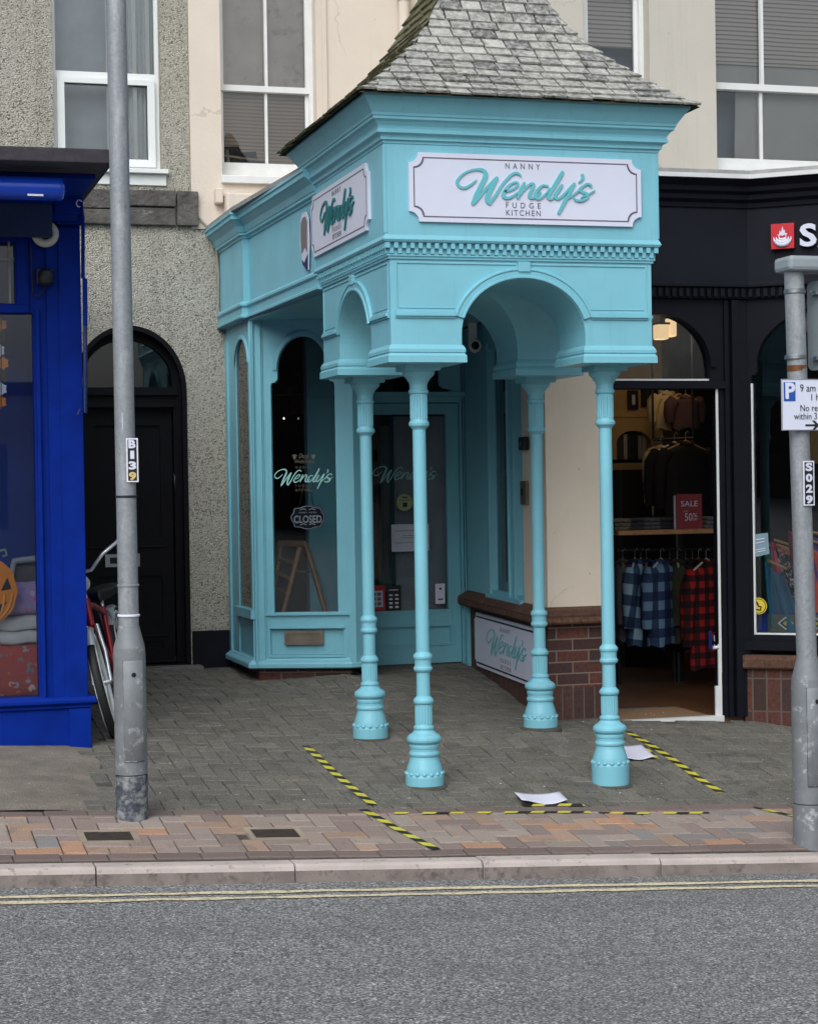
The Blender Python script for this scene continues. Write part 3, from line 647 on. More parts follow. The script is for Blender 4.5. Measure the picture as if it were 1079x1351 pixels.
MB().m(BLACK).tube([(hx, YW+.15, P(243, 625, YW).z), (hx, YW+.11, P(243, 628, YW).z), (hx, YW+.105, P(243, 650, YW).z), (hx, YW+.15, P(243, 655, YW).z)], .01).build('handle', d)
MB().m(M('worn stone step', S(96, 94, 92), .9, var=.2)).box(dx0-.02, P(265, 880, YW).x, YW-.16, YW+.3, .2, P(230, 880, YW-.15).z).build('step', peb, bevel=.012)
# ================================================================== CREAM HOUSE (left bay of it, set back) and its forward wing
ch = thing('cream_house', (4.4, 14.2, 3.0), 'cream painted upper storey with white sash windows above the turquoise and black shops', 'house')
YR = 11.95; XR = 4.42
w1 = (P(291, 100, YW).x, P(417, 100, YW).x, P(350, 233, YW).z, P(350, 233, YW).z+2.1)
w2 = (P(770, 60, YR).x, P(857, 60, YR).x, P(820, 190, YR).z, P(820, 190, YR).z+2.0)
w3 = (P(945, 100, YR).x, P(945, 100, YR).x+.98, P(980, 228, YR).z, P(980, 228, YR).z+2.0)
cw = MB().m(CREAM).plate(V((0, YW-.012, 0)), UX, UZ, rect(xb+.003, XR, zs+.002, 8.2), [rect(*w1)], .3)
cw.build('wall', ch)
cw = MB().m(CREAMR).plate(V((0, YR, 0)), UX, UZ, rect(XR, 9.5, 3.5, 8.2), [rect(*w2), rect(*w3)], .3)
cw.box(XR+.001, XR+.3, YR+.301, YW-.02, 3.5, 8.2); cw.build('wall', ch)
c1 = MB().m(CREAM); zc = P(310, 262, YW).z
c1.box(P(294, 260, YW).x, P(345, 260, YW).x, YW-.16, YW-.01, P(310, 300, YW).z, zc+.02).box(P(282, 260, YW).x, P(292, 260, YW).x, YW-.1, YW-.01, P(290, 270, YW).z, P(290, 250, YW).z)
c1.build('corbel', ch, bevel=.01)
def sash(par, w, Y, zrail, mull, bl, label=None, blz=None, mw=.022):
    x0, x1, z0, z1 = w; yo = V((0, Y+.10, 0)); mb = MB().m(WHITEP); mx = mull
    mb.plate(yo, UX, UZ, rect(x0, x1, z0, z1), [rect(x0+.022, x1-.03, z0+.06, z1-.04)], .09)
    for (a, b, dy) in ((z0+.05, zrail+.018, .035), (zrail-.018, z1, .005)):
        yy = V((0, Y+.10+dy, 0)); hs = []
        for q0, q1 in ((x0+.045, mx-mw/2), (mx+mw/2, x1-.055)): hs.append(rect(q0, q1, a+(.075 if dy > .02 else .045), b-.04))
        mb.plate(yy, UX, UZ, rect(x0+.02, x1-.028, a, b), hs, .03)
    f = mb.build('window', par, label, bevel=.004)
    MB().m(GLASSU).box(x0+.02, x1-.02, Y+.148, Y+.153, z0+.05, z1-.02).build('glass', f)
    MB().m(WHITEP).box(x0-.01, x1+.02, Y-.05, Y+.1, z0-.06, z0-.002).build('sill', f, bevel=.006)
    return f
zr1 = P(353, 114, YW).z
f1 = sash(ch, w1, YW, zr1, P(355, 60, YW).x, None, 'sash window with a torn stained blind')
bz = P(330, 192, YW).z
mb = MB().m(BLINDG).box(w1[0]-.05, w1[1]+.05, YW+.185, YW+.19, zr1, w1[3]+.05).m(BLINDB)
a0, a1 = w1[0]-.05, w1[1]+.05
mb.plate(V((0, YW+.19, 0)), UX, UZ, [(a0, P(300, 188, YW).z), (P(322, 188, YW).x, P(300, 186, YW).z), (P(325, 193, YW).x, P(330, 195, YW).z), (P(345, 193, YW).x, P(330, 193, YW).z), (P(347, 200, YW).x, P(330, 205, YW).z),
         (a1, P(410, 225, YW).z), (a1, zr1-.001), (a0, zr1-.001)], [], .004)
mb.m(M('old cream slat', S(168, 156, 138), .7)).tube([P(295, 205, YW+.24), P(350, 212, YW+.24), P(418, 222, YW+.24)], .01).tube([P(300, 197, YW+.24), P(303, 222, YW+.24)], .012)
mb.build('blind', f1)
zr3 = P(1000, 111, YR).z
f3 = sash(ch, w3, YR, zr3, P(1015, 60, YR).x, None, 'wide sash window with lowered slatted blind')
mb = MB().m(BLIND).box(w3[0]-.05, w3[1]+.05, YR+.185, YR+.19, P(970, 76, YR).z, w3[3]+.05)
mb.m(M('grey drape', S(186, 184, 184), .85, var=.06, scale=3)).plate(V((0, YR+.20, 0)), UX, UZ, [(P(985, 200, YR).x, w3[2]-.1), (w3[1]+.05, w3[2]-.1), (w3[1]+.05, P(970, 76, YR).z), (w3[0]-.05, P(970, 76, YR).z), (w3[0]-.05, zr3+.01), (P(988, 120, YR).x, zr3)], [], .01)
mb.build('blind', f3)
zr2 = w2[2]+1.0
f2 = sash(ch, w2, YR, P(820, -20, YR).z, P(783, 60, YR).x, None, 'sash window with half drawn slatted blind beside the slate roof', mw=.035)
MB().m(BLIND).box(w2[0]-.05, w2[1]+.05, YR+.185, YR+.19, P(820, 54, YR).z, w2[3]+.05).build('blind', f2)
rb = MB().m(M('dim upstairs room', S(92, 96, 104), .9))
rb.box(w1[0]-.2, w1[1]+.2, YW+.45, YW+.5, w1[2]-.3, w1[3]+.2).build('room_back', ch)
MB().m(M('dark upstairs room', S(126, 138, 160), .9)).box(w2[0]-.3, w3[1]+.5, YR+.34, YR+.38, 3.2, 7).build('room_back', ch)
px = P(530, 20, YW).x
MB().m(CREAM).tube([(px, YW-.07, 3.4), (px, YW-.07, 8)], .042, 12).tube([(px, YW-.07, P(530, 3, YW).z), (px, YW-.07, P(530, -8, YW).z)], .052, 12).build('drainpipe', ch)
MB().m(CREAM).box(P(424, 50, YW).x, P(430, 50, YW).x, YW-.03, YW-.012, 3.5, 8).build('pilaster_edge', ch)
# ================================================================== PORTICO
X0, X1, Y0, Y1 = 2.80, 4.32, 9.88, 11.40
CX, CY = 3.56, 10.64
por = thing('entrance_portico', (CX, CY, .15), 'turquoise slate-roofed entrance porch on four slim columns, at the street end of the sweet shop', 'porch')
def eval_mesh(ob):
    dg = bpy.context.evaluated_depsgraph_get(); return bpy.data.meshes.new_from_object(ob.evaluated_get(dg))
def groin():
    ZB, ZT, SP, CRV, R = 2.47, 3.10, 2.585, 2.893, .36
    mk = lambda mb: (lambda ob: (COL.objects.link(ob), ob)[1])(bpy.data.objects.new('t', mb.mesh('t')))
    b = mk(MB().m(TEAL).box(X0, X1, Y0, Y1, ZB, ZT))
    prof = arch(-R, R, ZB-.2, SP, CRV, 32); n = len(prof)
    def cutter(f):
        mb = MB().m(TEAL); vs = [f(a, z, s) for s in (-1.2, 1.2) for a, z in prof]
        mb.add(vs, [tuple(range(n)), tuple(range(2*n-1, n-1, -1))]+[((i+1) % n, i, n+i, n+(i+1) % n) for i in range(n)])
        ob = mk(mb); bm = bmesh.new(); bm.from_mesh(ob.data); bmesh.ops.recalc_face_normals(bm, faces=bm.faces); bm.to_mesh(ob.data); bm.free(); return ob
    c1 = cutter(lambda a, z, s: (CX+a, CY+s, z)); c2 = cutter(lambda a, z, s: (CX+s, CY+a, z))
    for c in (c1, c2):
        md = b.modifiers.new('b', 'BOOLEAN'); md.object = c; md.operation = 'DIFFERENCE'; md.solver = 'EXACT'
    me = eval_mesh(b)
    for x in (b, c1, c2): bpy.data.objects.remove(x)
    ob = bpy.data.objects.new('arcade', me); COL.objects.link(ob); ob.parent = por; ob.location = -por.location
    return ob
arc = groin()
RECT = [(X0, Y0), (X1, Y0), (X1, Y1), (X0, Y1)]
faces = [(V((CX, Y0, 0)), V((1, 0, 0))), (V((X0, CY, 0)), V((0, -1, 0))), (V((X1, CY, 0)), V((0, 1, 0))), (V((CX, Y1, 0)), V((-1, 0, 0)))]
# pier foot mouldings round each of the four corner blocks
pr = [(0, 2.528), (.006, 2.525), (.017, 2.505), (.017, 2.488), (.011, 2.483), (.022, 2.468), (.022, 2.432), (-.03, 2.43), (-.2, 2.43)]
for ax in (X0, X1-.40):
    for ay in (Y0, Y1-.40): MB().m(TEAL).sweep([(ax, ay), (ax+.40, ay), (ax+.40, ay+.40), (ax, ay+.40)], pr, True).build('pier_moulding', arc)
# archivolts, impost strips and panel beads
am = MB().m(TEAL)
for o, u in faces:
    R = .36
    out = arch(-R-.05, R+.05, 2.58, 2.585, 2.945, 32); inn = arch(-R-.001, R+.001, 2.5, 2.585, 2.894, 32)
    am.plate(o, u, UZ, out, [], .012, .012) if False else None
    n = 32; A0 = .285; C = lambda rr, top, k: (-rr*math.cos(A0+(math.pi-2*A0)*k/n), 2.585+(top-2.585)*math.sin(A0+(math.pi-2*A0)*k/n))
    for r1, t1, r2, t2, pd in ((R+.002, 2.895, R+.018, 2.911, .022), (R+.018, 2.911, R+.045, 2.938, .012), (R+.045, 2.938, R+.058, 2.951, .018)):
        vs = []
        nn = u.cross(UZ)
        for k in range(n+1):
            for rr, tt in ((r1, t1), (r2, t2)):
                a, z = C(rr, tt, k)
                for q in (-.005, pd): vs.append(o+u*a+UZ*z+nn*q)
        am.add(vs, [(4*k+1, 4*k+3, 4*k+7, 4*k+5) for k in range(n)]+[(4*k+0, 4*k+1, 4*k+5, 4*k+4) for k in range(n)]+[(4*k+3, 4*k+2, 4*k+6, 4*k+7) for k in range(n)], True)
    for sg in (-1, 1):
        a0, a1 = (-.735, -.395) if sg < 0 else (.395, .735)
        am.obox(o, u, UZ, a0, a1, 2.672, 2.682, 0, .010); am.obox(o, u, UZ, a0, a1, 2.682, 2.700, 0, .020); am.obox(o, u, UZ, a0, a1, 2.700, 2.712, 0, .012)
        e0, e1 = (-.715, -.395) if sg < 0 else (.395, .715)
        am.obox(o, u, UZ, e0, e1, 2.725, 2.731, 0, .004)
        b0, b1 = (-.722, -.045) if sg < 0 else (.045, .722)
        am.obox(o, u, UZ, b0, b1, 2.966, 2.976, 0, .006)
        s0 = sg*.722; am.obox(o, u, UZ, min(s0, s0+sg*.008), max(s0, s0+sg*.008), 2.712, 2.976, 0, .006)
    am.obox(o, u, UZ, -.035, .035, 2.93, 2.985, 0, .022)
am.build('arch_moulding', arc, bevel=.002)
# dentil course
dm = MB().m(TEAL); dm.sweep(RECT, [(0, 2.99), (.010, 2.99), (.010, 3.0), (.018, 3.005), (.018, 3.012), (.010, 3.015), (.010, 3.075), (.038, 3.078), (.046, 3.09), (.042, 3.10), (.035, 3.115), (0, 3.12)], True)
for o, u in faces[:3]:
    n = 34; st = 1.555/n
    for k in range(n+1):
        a = -.7775+k*st
        dm.obox(o, u, UZ, a-.011, a+.011, 3.045, 3.0745, .0105, .034)
        if k < n: dm.obox(o, u, UZ, a+.012, a+st-.012, 3.017, 3.0445, .0105, .024)
dm.build('dentil_course', por)
# frieze
fz = MB().m(TEAL).box(X0-.034, X1+.034, Y0-.034, Y1+.11, 3.105, 3.66)
for o, u in faces[:3]:
    for a0, a1, b0, b1 in ((-.792, -.784, 3.125, 3.595), (.784, .792, 3.125, 3.595)): fz.obox(o, u, UZ, a0, a1, b0, b1, .034, .039)
fz.build('frieze', por)
# crown cornice
cp = [(.034, 3.60), (.04, 3.605), (.04, 3.618), (.054, 3.622), (.054, 3.635), (.058, 3.645), (.08, 3.655), (.08, 3.672), (.072, 3.676), (.076, 3.69), (.092, 3.712), (.108, 3.722), (.108, 3.735), (.115, 3.739), (.118, 3.752), (.15, 3.80), (.175, 3.83), (.175, 3.842), (-.1, 3.843)]
MB().m(TEAL).sweep([(X0, Y0), (X1, Y0), (X1, Y1), (X0, Y1)], cp, True).build('cornice', por)
# slate roof: bell-cast hipped pyramid, slates laid course by course
prof = [(.975, 3.838), (.915, 3.872), (.80, 3.966), (.62, 4.128), (.51, 4.245), (.405, 4.376), (.33, 4.52), (.20, 4.79), (.10, 5.0), (.02, 5.2)]
seg = []; L = 0
for (a, z), (b, w) in zip(prof, prof[1:]): d = math.hypot(a-b, z-w); seg.append((L, L+d, a, b, z, w)); L += d
def at(l):
    for s0, s1, a, b, z, w in seg:
        if l <= s1 or s1 == L: t = (l-s0)/(s1-s0); return a+(b-a)*t, z+(w-z)*t
rf = MB().m(SLATE); rnd = random.Random(5); ex = .078; slc = [S(150, 148, 142), S(138, 136, 131), S(164, 161, 154), S(144, 141, 134), S(124, 122, 119), S(108, 106, 105), S(150, 148, 142)]
for fi, (nx, ny) in enumerate(((0, -1), (-1, 0), (1, 0), (0, 1))):
    N_ = V((nx, ny, 0)); U_ = V((-ny, nx, 0)); C_ = V((CX, CY, 0))
    rf.m(SLATEM if fi == 1 else SLATE)
    l = 0; row = 0
    while l < L-.05:
        a0, z0 = at(l); a1, z1 = at(min(L, l+ex*1.25)); x = -a0-rnd.uniform(0, .07)-(.06 if row % 2 else 0)
        while x < a0:
            w = rnd.uniform(.115, .15); g = .005; p0, p1 = max(x+g, -a0), min(x+w-g, a0); x += w
            if p1-p0 < .02: continue
            k0, k1 = (a1/a0 if p0 <= -a0+1e-6 else 1), (a1/a0 if p1 >= a0-1e-6 else 1)
            q0, q1 = max(p0*k0, -a1), min(p1*k1, a1)
            if q1-q0 < .003: q0, q1 = (p0+p1)/2*a1/a0, (p0+p1)/2*a1/a0+.003
            t, lift, j = .012, .017+rnd.uniform(0, .006), rnd.uniform(-.008, .008)
            rf.tint = dark(rnd.choice(slc if fi != 1 else [S(112, 110, 84), S(96, 94, 72), S(126, 122, 100)]), rnd.uniform(.82, 1.15))
            v = lambda s, aa, zz, up: C_+U_*s+N_*(aa+up*.6)+UZ*(zz+up*.8)
            ja = -j*.7; jz = j*.7
            vs = [v(p0, a0+ja, z0+jz, lift), v(p1, a0+ja, z0+jz+rnd.uniform(-.003, .003), lift), v(q1, a1, z1, .004), v(q0, a1, z1, .004),
                  v(p0, a0+ja, z0+jz, lift-t), v(p1, a0+ja, z0+jz, lift-t), v(q1, a1, z1, -.004), v(q0, a1, z1, -.004)]
            rf.add(vs, [(0, 1, 2, 3), (0, 4, 5, 1), (1, 5, 6, 2), (0, 3, 7, 4), (7, 6, 5, 4)])
        l += ex; row += 1
rf.tint = dark(S(38, 36, 34), 1); rf.m(SLATEM)
for (a, z), (b, w) in zip(prof, prof[1:]):
    rf.add([(CX+sx*a, CY+sy*a, z-.006) for sx, sy in ((-1, -1), (1, -1), (1, 1), (-1, 1))]+[(CX+sx*b, CY+sy*b, w-.006) for sx, sy in ((-1, -1), (1, -1), (1, 1), (-1, 1))],
           [(i, (i+1) % 4, 4+(i+1) % 4, 4+i) for i in range(4)])
rf.tint = dark(S(64, 60, 60), 1); rf.box(X0-.10, X1+.10, Y0-.10, Y1+.10, 3.80, 3.835)
rf.build('roof', por)
# columns
PX_ = lambda zy: 2.271-(780+zy/4.825-520)*.00419+.0
base_prof = [(.107, 1180, 0), (.105, 1172, 0), (.101, 1165, 0), (.101, 1150, 0), (.098, 1130, 0), (.090, 1100, 0), (.081, 1070, 0), (.078, 1052, 0), (.084, 1045, 0), (.086, 1034, 0), (.083, 1024, 0), (.079, 1018, 0), (.079, 1002, 0), (.082, 996, 0), (.083, 982, 0),
             (.078, 974, 0), (.083, 968, 0), (.094, 956, 0), (.0965, 944, 0), (.094, 930, 0), (.085, 918, 0), (.068, 906, 0), (.056, 890, 0), (.053, 884, 0), (.058, 874, 0), (.057, 864, 0), (.050, 858, 0), (.0455, 848, 0)]
def column(x, y, zf, raise_):
    c = thing_part('column', por, (x, y, 0)); zz = lambda q: PX_(q)+raise_
    b = MB().m(TEAL); pr = [(r, zz(q)) for r, q, _ in base_prof]; pr = [(.107, zf-.03)]+pr; b.lathe(pr, (x, y, 0), 36)
    for k in range(16):
        a = k*math.pi/8+.1; bx, by = x+.1*math.cos(a), y+.1*math.sin(a)
        b.lathe([(.001, -.013), (.009, -.009), (.0125, 0), (.009, .009), (.001, .013)], (bx, by, zz(1160)), 8)
    kid(b, 'column_base', c)
    kid(MB().m(JOINT).lathe([(.135, zf-.02), (.128, zf+.004), (.116, zf+.011), (.104, zf+.013)], (x, y, 0), 28), 'dirt_shadow_collar', c)  # dark ring added at the foot for dirt and contact shadow
    sft = MB().m(TEAL); fl = [(.0455, zz(849)), (.047, zz(722))]
    n = 20
    # reeded lower drum
    z0, z1 = zz(849), zz(722); vs = []
    for z in (z0, z0+.012, z1-.012, z1):
        d = 0 if z in (z0, z1) else 1
        for k in range(n*2):
            a = k*math.pi/n; r = .0465+(.0018 if k % 2 else -.0018)*d; vs.append((x+r*math.cos(a), y+r*math.sin(a), z))
    m = 2*n; sft.add(vs, [(i*m+k, i*m+(k+1) % m, (i+1)*m+(k+1) % m, (i+1)*m+k) for i in range(3) for k in range(m)])
    top = 2.28
    sft.lathe([(.045, zz(722)), (.053, zz(716)), (.057, zz(706)), (.056, zz(694)), (.050, zz(684)), (.044, zz(676)), (.0385, zz(668)), (.0375, zz(518)), (.047, zz(510)), (.0525, zz(500)), (.0525, zz(488)), (.047, zz(480)), (.0455, zz(470)), (.0455, zz(446)), (.047, zz(436)), (.0525, zz(426)), (.0535, zz(414)), (.048, zz(402)), (.0405, zz(394)), (.0375, zz(386)), (.0365, top-.20)], (x, y, 0), 32)
    kid(sft, 'shaft', c)
    cp_ = MB().m(TEAL); t = 2.435
    cp_.lathe([(.0365, t-.36), (.042, t-.352), (.049, t-.345), (.056, t-.338), (.0575, t-.325), (.051, t-.315), (.047, t-.305)], (x, y, 0), 32)
    z0, z1 = t-.305, t-.165; vs = []
    for z in (z0, z0+.012, z1-.012, z1):
        d = 0 if z in (z0, z1) else 1
        for k in range(n*2): a = k*math.pi/n; r = .0465+(.002 if k % 2 else -.002)*d; vs.append((x+r*math.cos(a), y+r*math.sin(a), z))
    cp_.add(vs, [(i*m+k, i*m+(k+1) % m, (i+1)*m+(k+1) % m, (i+1)*m+k) for i in range(3) for k in range(m)])
    cp_.lathe([(.047, t-.165), (.055, t-.158), (.056, t-.146), (.049, t-.138), (.049, t-.112), (.056, t-.095), (.07, t-.075), (.084, t-.062), (.09, t-.052), (.09, t-.035)], (x, y, 0), 32)
    cp_.box(x-.10, x+.10, y-.10, y+.10, t-.036, t-.001)
    kid(cp_, 'capital', c)
def thing_part(name, parent, at):
    o = bpy.data.objects.new(name, None); COL.objects.link(o); o.parent = parent; o.location = V(at)-WORLD(parent); o.empty_display_size = .1; return o
def kid(mb, name, parent, **k): return mb.build(name, parent, **k)
for x, y, zf, ra in ((3.015, 10.10, .097, 0), (4.12, 10.10, .036, 0), (3.015, 11.24, .222, .135), (4.12, 11.24, .232, .135)): column(x, y, zf, ra)
# ------------------------------------------------------------------ sign boards
def sign(name, o, u, w, h, label, wordmat, grow=1., ww=.80, wh=.246, border=BORDER, cat='sign', edge=None):
    t = thing(name, o, label, cat); n = u.cross(UZ); pl = MB().m(WHITE); pl.plate(o, u, UZ, notched(w, h, .055), [], .018, .018); kid(pl, 'board', t, bevel=.002)
    b = MB().m(border); b.plate(o, u, UZ, notched(w-.05, h-.05, .052), [notched(w-.062, h-.062, .054)], .0022, .0195); kid(b, 'border', t)
    for s_, q, sp in (('NANNY', .345, 1.9), ('FUDGE', -.228, 1.9), ('KITCHEN', -.338, 1.3)): kid(textf(MB().m(GREYT), s_, o+UZ*(h*q)+u*(-.025), u, UZ, .200, .030, .0195, .002, sp), 'lettering', t)
    s = MB().m(wordmat); script_word(s, o+UZ*(-.004)+u*(-.01), u, UZ, ww, wh, .0185, .008, .92); kid(s, 'script_word', t)
    sc_ = MB().m(ALU)
    for a in (-1, 1):
        for b_ in (-1, 1): sc_.lathe([(.006, 0), (.004, .003)], o+u*(a*(w/2-.075))+UZ*(b_*(h/2-.045))+n*.018, 8, (u, UZ, n))
    kid(sc_, 'screw', t); return t
sign('shop_sign', V((CX+.012, Y0-.0345, 3.372)), UX, 1.345, .372, 'white scalloped board with turquoise script on the front of the porch', TEALT)
sign('shop_sign', V((X0-.0345, CY+.15, 3.365)), V((0, -1, 0)), 1.345, .372, 'white scalloped board with dark green script on the left side of the porch', TEALD)
# award rosette plaque
o = Q(404, 318, 2.775); n = V((-1, 0, 0)); u = V((0, -1, 0)); o = V((2.772, o.y, o.z))
t = thing('award_plaque', o, 'small ribbon-shaped award plaque with blue tail on the turquoise fascia', 'plaque')
sh = [(-.10, .14), (-.05, .18), (.05, .18), (.11, .13), (.12, -.02), (.09, -.19), (.0, -.14), (-.07, -.11), (-.12, .0)]
kid(MB().m(WHITE).plate(o, u, UZ, sh, [], .008, .008), 'plate', t)
kid(MB().m(M('award bronze', S(120, 112, 112), .5, var=.1)).plate(o, u, UZ, [(-.08, .12), (-.03, .15), (.05, .15), (.09, .11), (.08, -.08), (.02, -.04), (-.07, -.07), (-.09, .02)], [], .002, .0105), 'emblem', t)
kid(MB().m(M('navy ribbon', S(28, 30, 96), .5)).plate(o, u, UZ, [(-.06, -.11), (.0, -.135), (.1, -.09), (.09, -.20), (.02, -.17), (-.05, -.14)], [], .002, .0105), 'ribbon', t)
# ================================================================== TURQUOISE SHOPFRONT
sf = thing('sweet_shop_front', (3.5, 13.3, .38), 'turquoise shopfront with arched bay window, set-back door and deep fascia behind the porch', 'shopfront')
FP = [(2.70, 14.24), (2.70, 13.36), (2.745, 13.36), (2.79, 11.39)]
fb = MB().m(TEAL).prism(FP+[(4.36, 11.39), (4.40, 11.66), (4.40, 14.24)], 3.03, 3.68)
fb.sweep(FP, [(0, 3.545), (.012, 3.55), (.012, 3.562), (.03, 3.57), (.03, 3.585), (.036, 3.59), (.05, 3.63), (.085, 3.665), (.10, 3.672), (.10, 3.70), (.11, 3.704), (.11, 3.722), (-.05, 3.735)])
fb.sweep(FP, [(0, 3.10), (.018, 3.10), (.03, 3.085), (.03, 3.07), (.015, 3.055), (.015, 3.01), (.03, 3.0), (.03, 2.985), (-.04, 2.98), (-.2, 2.98)])
fb.m(LEADM).prism([(2.60, 14.23), (2.60, 13.25), (2.70, 11.44), (4.40, 11.44), (4.40, 14.23)], 3.724, 3.752)
kid(fb, 'fascia', sf)
MB().m(TEAL).prism([(2.73, 14.2), (2.73, 13.4), (2.83, 11.45), (4.3, 11.45), (4.35, 11.66), (4.5, 14.2)], 2.965, 3.0).build('soffit', sf)
# canted bay
BC = V((2.74, 13.38, 0)); ang = math.radians(22); FU = V((math.cos(ang), -math.sin(ang), 0)); FN = FU.cross(UZ)
SU = V((0, -1, 0)); SO = V((2.74, 14.25, 0)); SN = V((-1, 0, 0))
def uv(px, py, o, u, n): p = ON(px, py, o, n); return (p-o).dot(u), p.z
zsill = uv(400, 808, BC, FU, FN)[1]; zb = uv(400, 878, BC, FU, FN)[1]; zat = uv(400, 443, BC, FU, FN)[1]; zsp = uv(400, 487, BC, FU, FN)[1]
uw0, uw1 = uv(368, 600, BC, FU, FN)[0], uv(434, 600, BC, FU, FN)[0]; uR = uv(459, 600, BC, FU, FN)[0]
zt = 2.98
bay = MB().m(TEAL)
hole = arch(uw0, uw1, zsill, zsp, zat, 26, .05)
bay.plate(BC, FU, UZ, rect(.0, uR, zb, zt), [hole, rect(.12, uR-.05, zb+.075, zsill-.115)], .06)
# raised ring round the arch
n = 28; c = (uw0+uw1)/2; R = (uw1-uw0)/2; vs = []
for k in range(n+1):
    for rr in (R+.003, R+.03, R+.034):
        a, z = c+rr*math.cos(math.pi*k/n), zsp+(zat-zsp)*rr/R*math.sin(math.pi*k/n)
        vs += [BC+FU*a+UZ*z+FN*(.014 if rr < R+.031 else .0)]
bay.add(vs, [(3*k+j, 3*k+3+j, 3*k+4+j, 3*k+1+j) for k in range(n) for j in (0, 1)], True)
def U(a0, a1, z0, z1, d0, d1, m=bay): m.obox(BC, FU, UZ, a0, a1, z0, z1, d0, d1)
U(.0, .085, zb, zt, -.02, .028); U(.085, .095, zb+.05, zt, -.01, .012); U(.06, uR, zsill-.02, zsill-.002, -.05, .022)
z1, z2 = zb+.075, zsill-.115
U(.11, uR-.04, z1-.018, z1, -.02, .012); U(.11, uR-.04, z2, z2+.018, -.02, .012); U(.12, uR-.05, z1, z2, -.04, -.03)
bay.prism([(p.x, p.y) for p in (BC+FU*(uR+.002), BC+FU*uR+FN*.03, BC+FU*(uR+.045)+FN*.03, BC+FU*(uR+.11)-FN*.05, BC+FU*(uR+.09)-FN*.12, BC+FU*uR-FN*.12)], zb-.0, zt)
su = lambda px: uv(px, 650, SO, SU, SN)[0]
ua, ub = su(314), su(330); e = su(336)
bay.plate(SO, SU, UZ, rect(0, e-.03, zb+.0, zt), [arch(ua, ub, uv(320, 800, SO, SU, SN)[1], uv(320, 480, SO, SU, SN)[1], uv(320, 447, SO, SU, SN)[1], 20), rect(ua-.03, ub+.02, zb+.06, uv(320, 812, SO, SU, SN)[1])], .014)
bay.obox(SO, SU, UZ, ua-.03, ub+.02, zb+.06, uv(320, 812, SO, SU, SN)[1], -.02, -.009)
bay.obox(SO, SU, UZ, ua-.08, e-.05, uv(320, 812, SO, SU, SN)[1]+.0, uv(320, 800, SO, SU, SN)[1]-.002, -.03, .03)
bay.obox(SO, SU, UZ, 0.02, .09, zb+.05, zt-.1, 0, .015)
n = 20; c = (ua+ub)/2; R = (ub-ua)/2; zsq, ztp = uv(320, 480, SO, SU, SN)[1], uv(320, 447, SO, SU, SN)[1]; vs = []
for k in range(n+1):
    for rr in (R+.004, R+.04):
        for pd in (0, .008): vs.append(SO+SU*(c+rr*math.cos(math.pi*k/n))+UZ*(zsq+(ztp-zsq)*rr/R*math.sin(math.pi*k/n))+SN*pd)
bay.add(vs, [(4*k+1, 4*k+5, 4*k+7, 4*k+3) for k in range(n)]+[(4*k+2, 4*k+3, 4*k+7, 4*k+6) for k in range(n)], True)
pth = [(2.74, 14.24), (2.74, 13.38), tuple((BC+FU*uR)[:2]), tuple((BC+FU*(uR+.10)-FN*.06)[:2])]
bay.sweep(pth, [(0, zb+.055), (.012, zb+.05), (.02, zb+.04), (.045, zb+.022), (.05, zb+.012), (.05, zb-.012), (.03, zb-.022), (-.05, zb-.024)])
b = kid(bay, 'bay_window', sf)
g = MB().m(GLASS); g.obox(BC, FU, UZ, uw0-.06, uw1+.06, zsill-.02, zt-.05, -.045, -.039); kid(g, 'window_pane', b)
g = MB().m(GLASS); g.obox(SO, SU, UZ, ua-.02, ub+.02, uv(320, 807, SO, SU, SN)[1], 2.95, -.012, -.008); kid(g, 'window_pane', b)
lb = MB().m(BRASS); a0, zz0 = uv(376, 851, BC, FU, FN); a1, zz1 = uv(427, 832, BC, FU, FN)
lb.plate(BC, FU, UZ, rect(a0, a1, zz0, zz1), [rect(a0+.02, a1-.02, zz0+.02, zz1-.022)], .012, .004); lb.obox(BC, FU, UZ, a0+.015, a1-.015, zz0+.015, zz1-.018, -.012, -.004); kid(lb, 'letterbox', b, bevel=.002)
mb = MB().m(BRICKX).prism([(2.775, 14.2), (2.775, 13.40), tuple((BC+FU*(uR)-FN*.03)[:2]), (3.5, 13.6), (3.5, 14.2)], .2, zb-.022); kid(mb, 'brick_base', sf)
# white script and small lettering on the bay glass
gl_o = BC+FN*(-.036)
def gpt(px, py): a, z = uv(px, py, BC, FU, FN); return gl_o+FU*a+UZ*z
wl = gpt(361, 630); wr = gpt(439, 630)
word = MB().m(WTEALT); script_word(word, gpt(400, 631), FU, UZ, (wr-wl).length, .152, .001, .001, .8); kid(word, 'script_word', b)
pxm = (wr-wl).length/78; fit = lambda s_, px, py, w, h, sp=1., sh=0., nm='lettering', m_=DIMT: kid(textf(MB().m(m_), s_, gpt(px, py), FU, UZ, w*pxm, h*pxm, .001, .001, sp, shear=sh), nm, b)
fit('Dogs', 400, 602, 13, 8, 1., .3); fit('Welcome', 401, 608.5, 27, 5)
for px in (388, 413):
    tx = MB().m(DIMT)
    for dx, dy, r in ((0, 1.5, .012), (-2.2, -1, .006), (0, -2, .006), (2.2, -1, .006)): tx.lathe([(r, 0), (r*.9, .001)], gpt(px+dx, 602+dy), 8, (FU, UZ, FN))
    kid(tx, 'paw_print', b)
fit('NANNY', 400, 616.5, 21, 3.2, 1.8); fit('FUDGE', 400, 641, 21, 3.2, 1.8); fit('KITCHEN', 400, 646.5, 21, 3.2, 1.2)
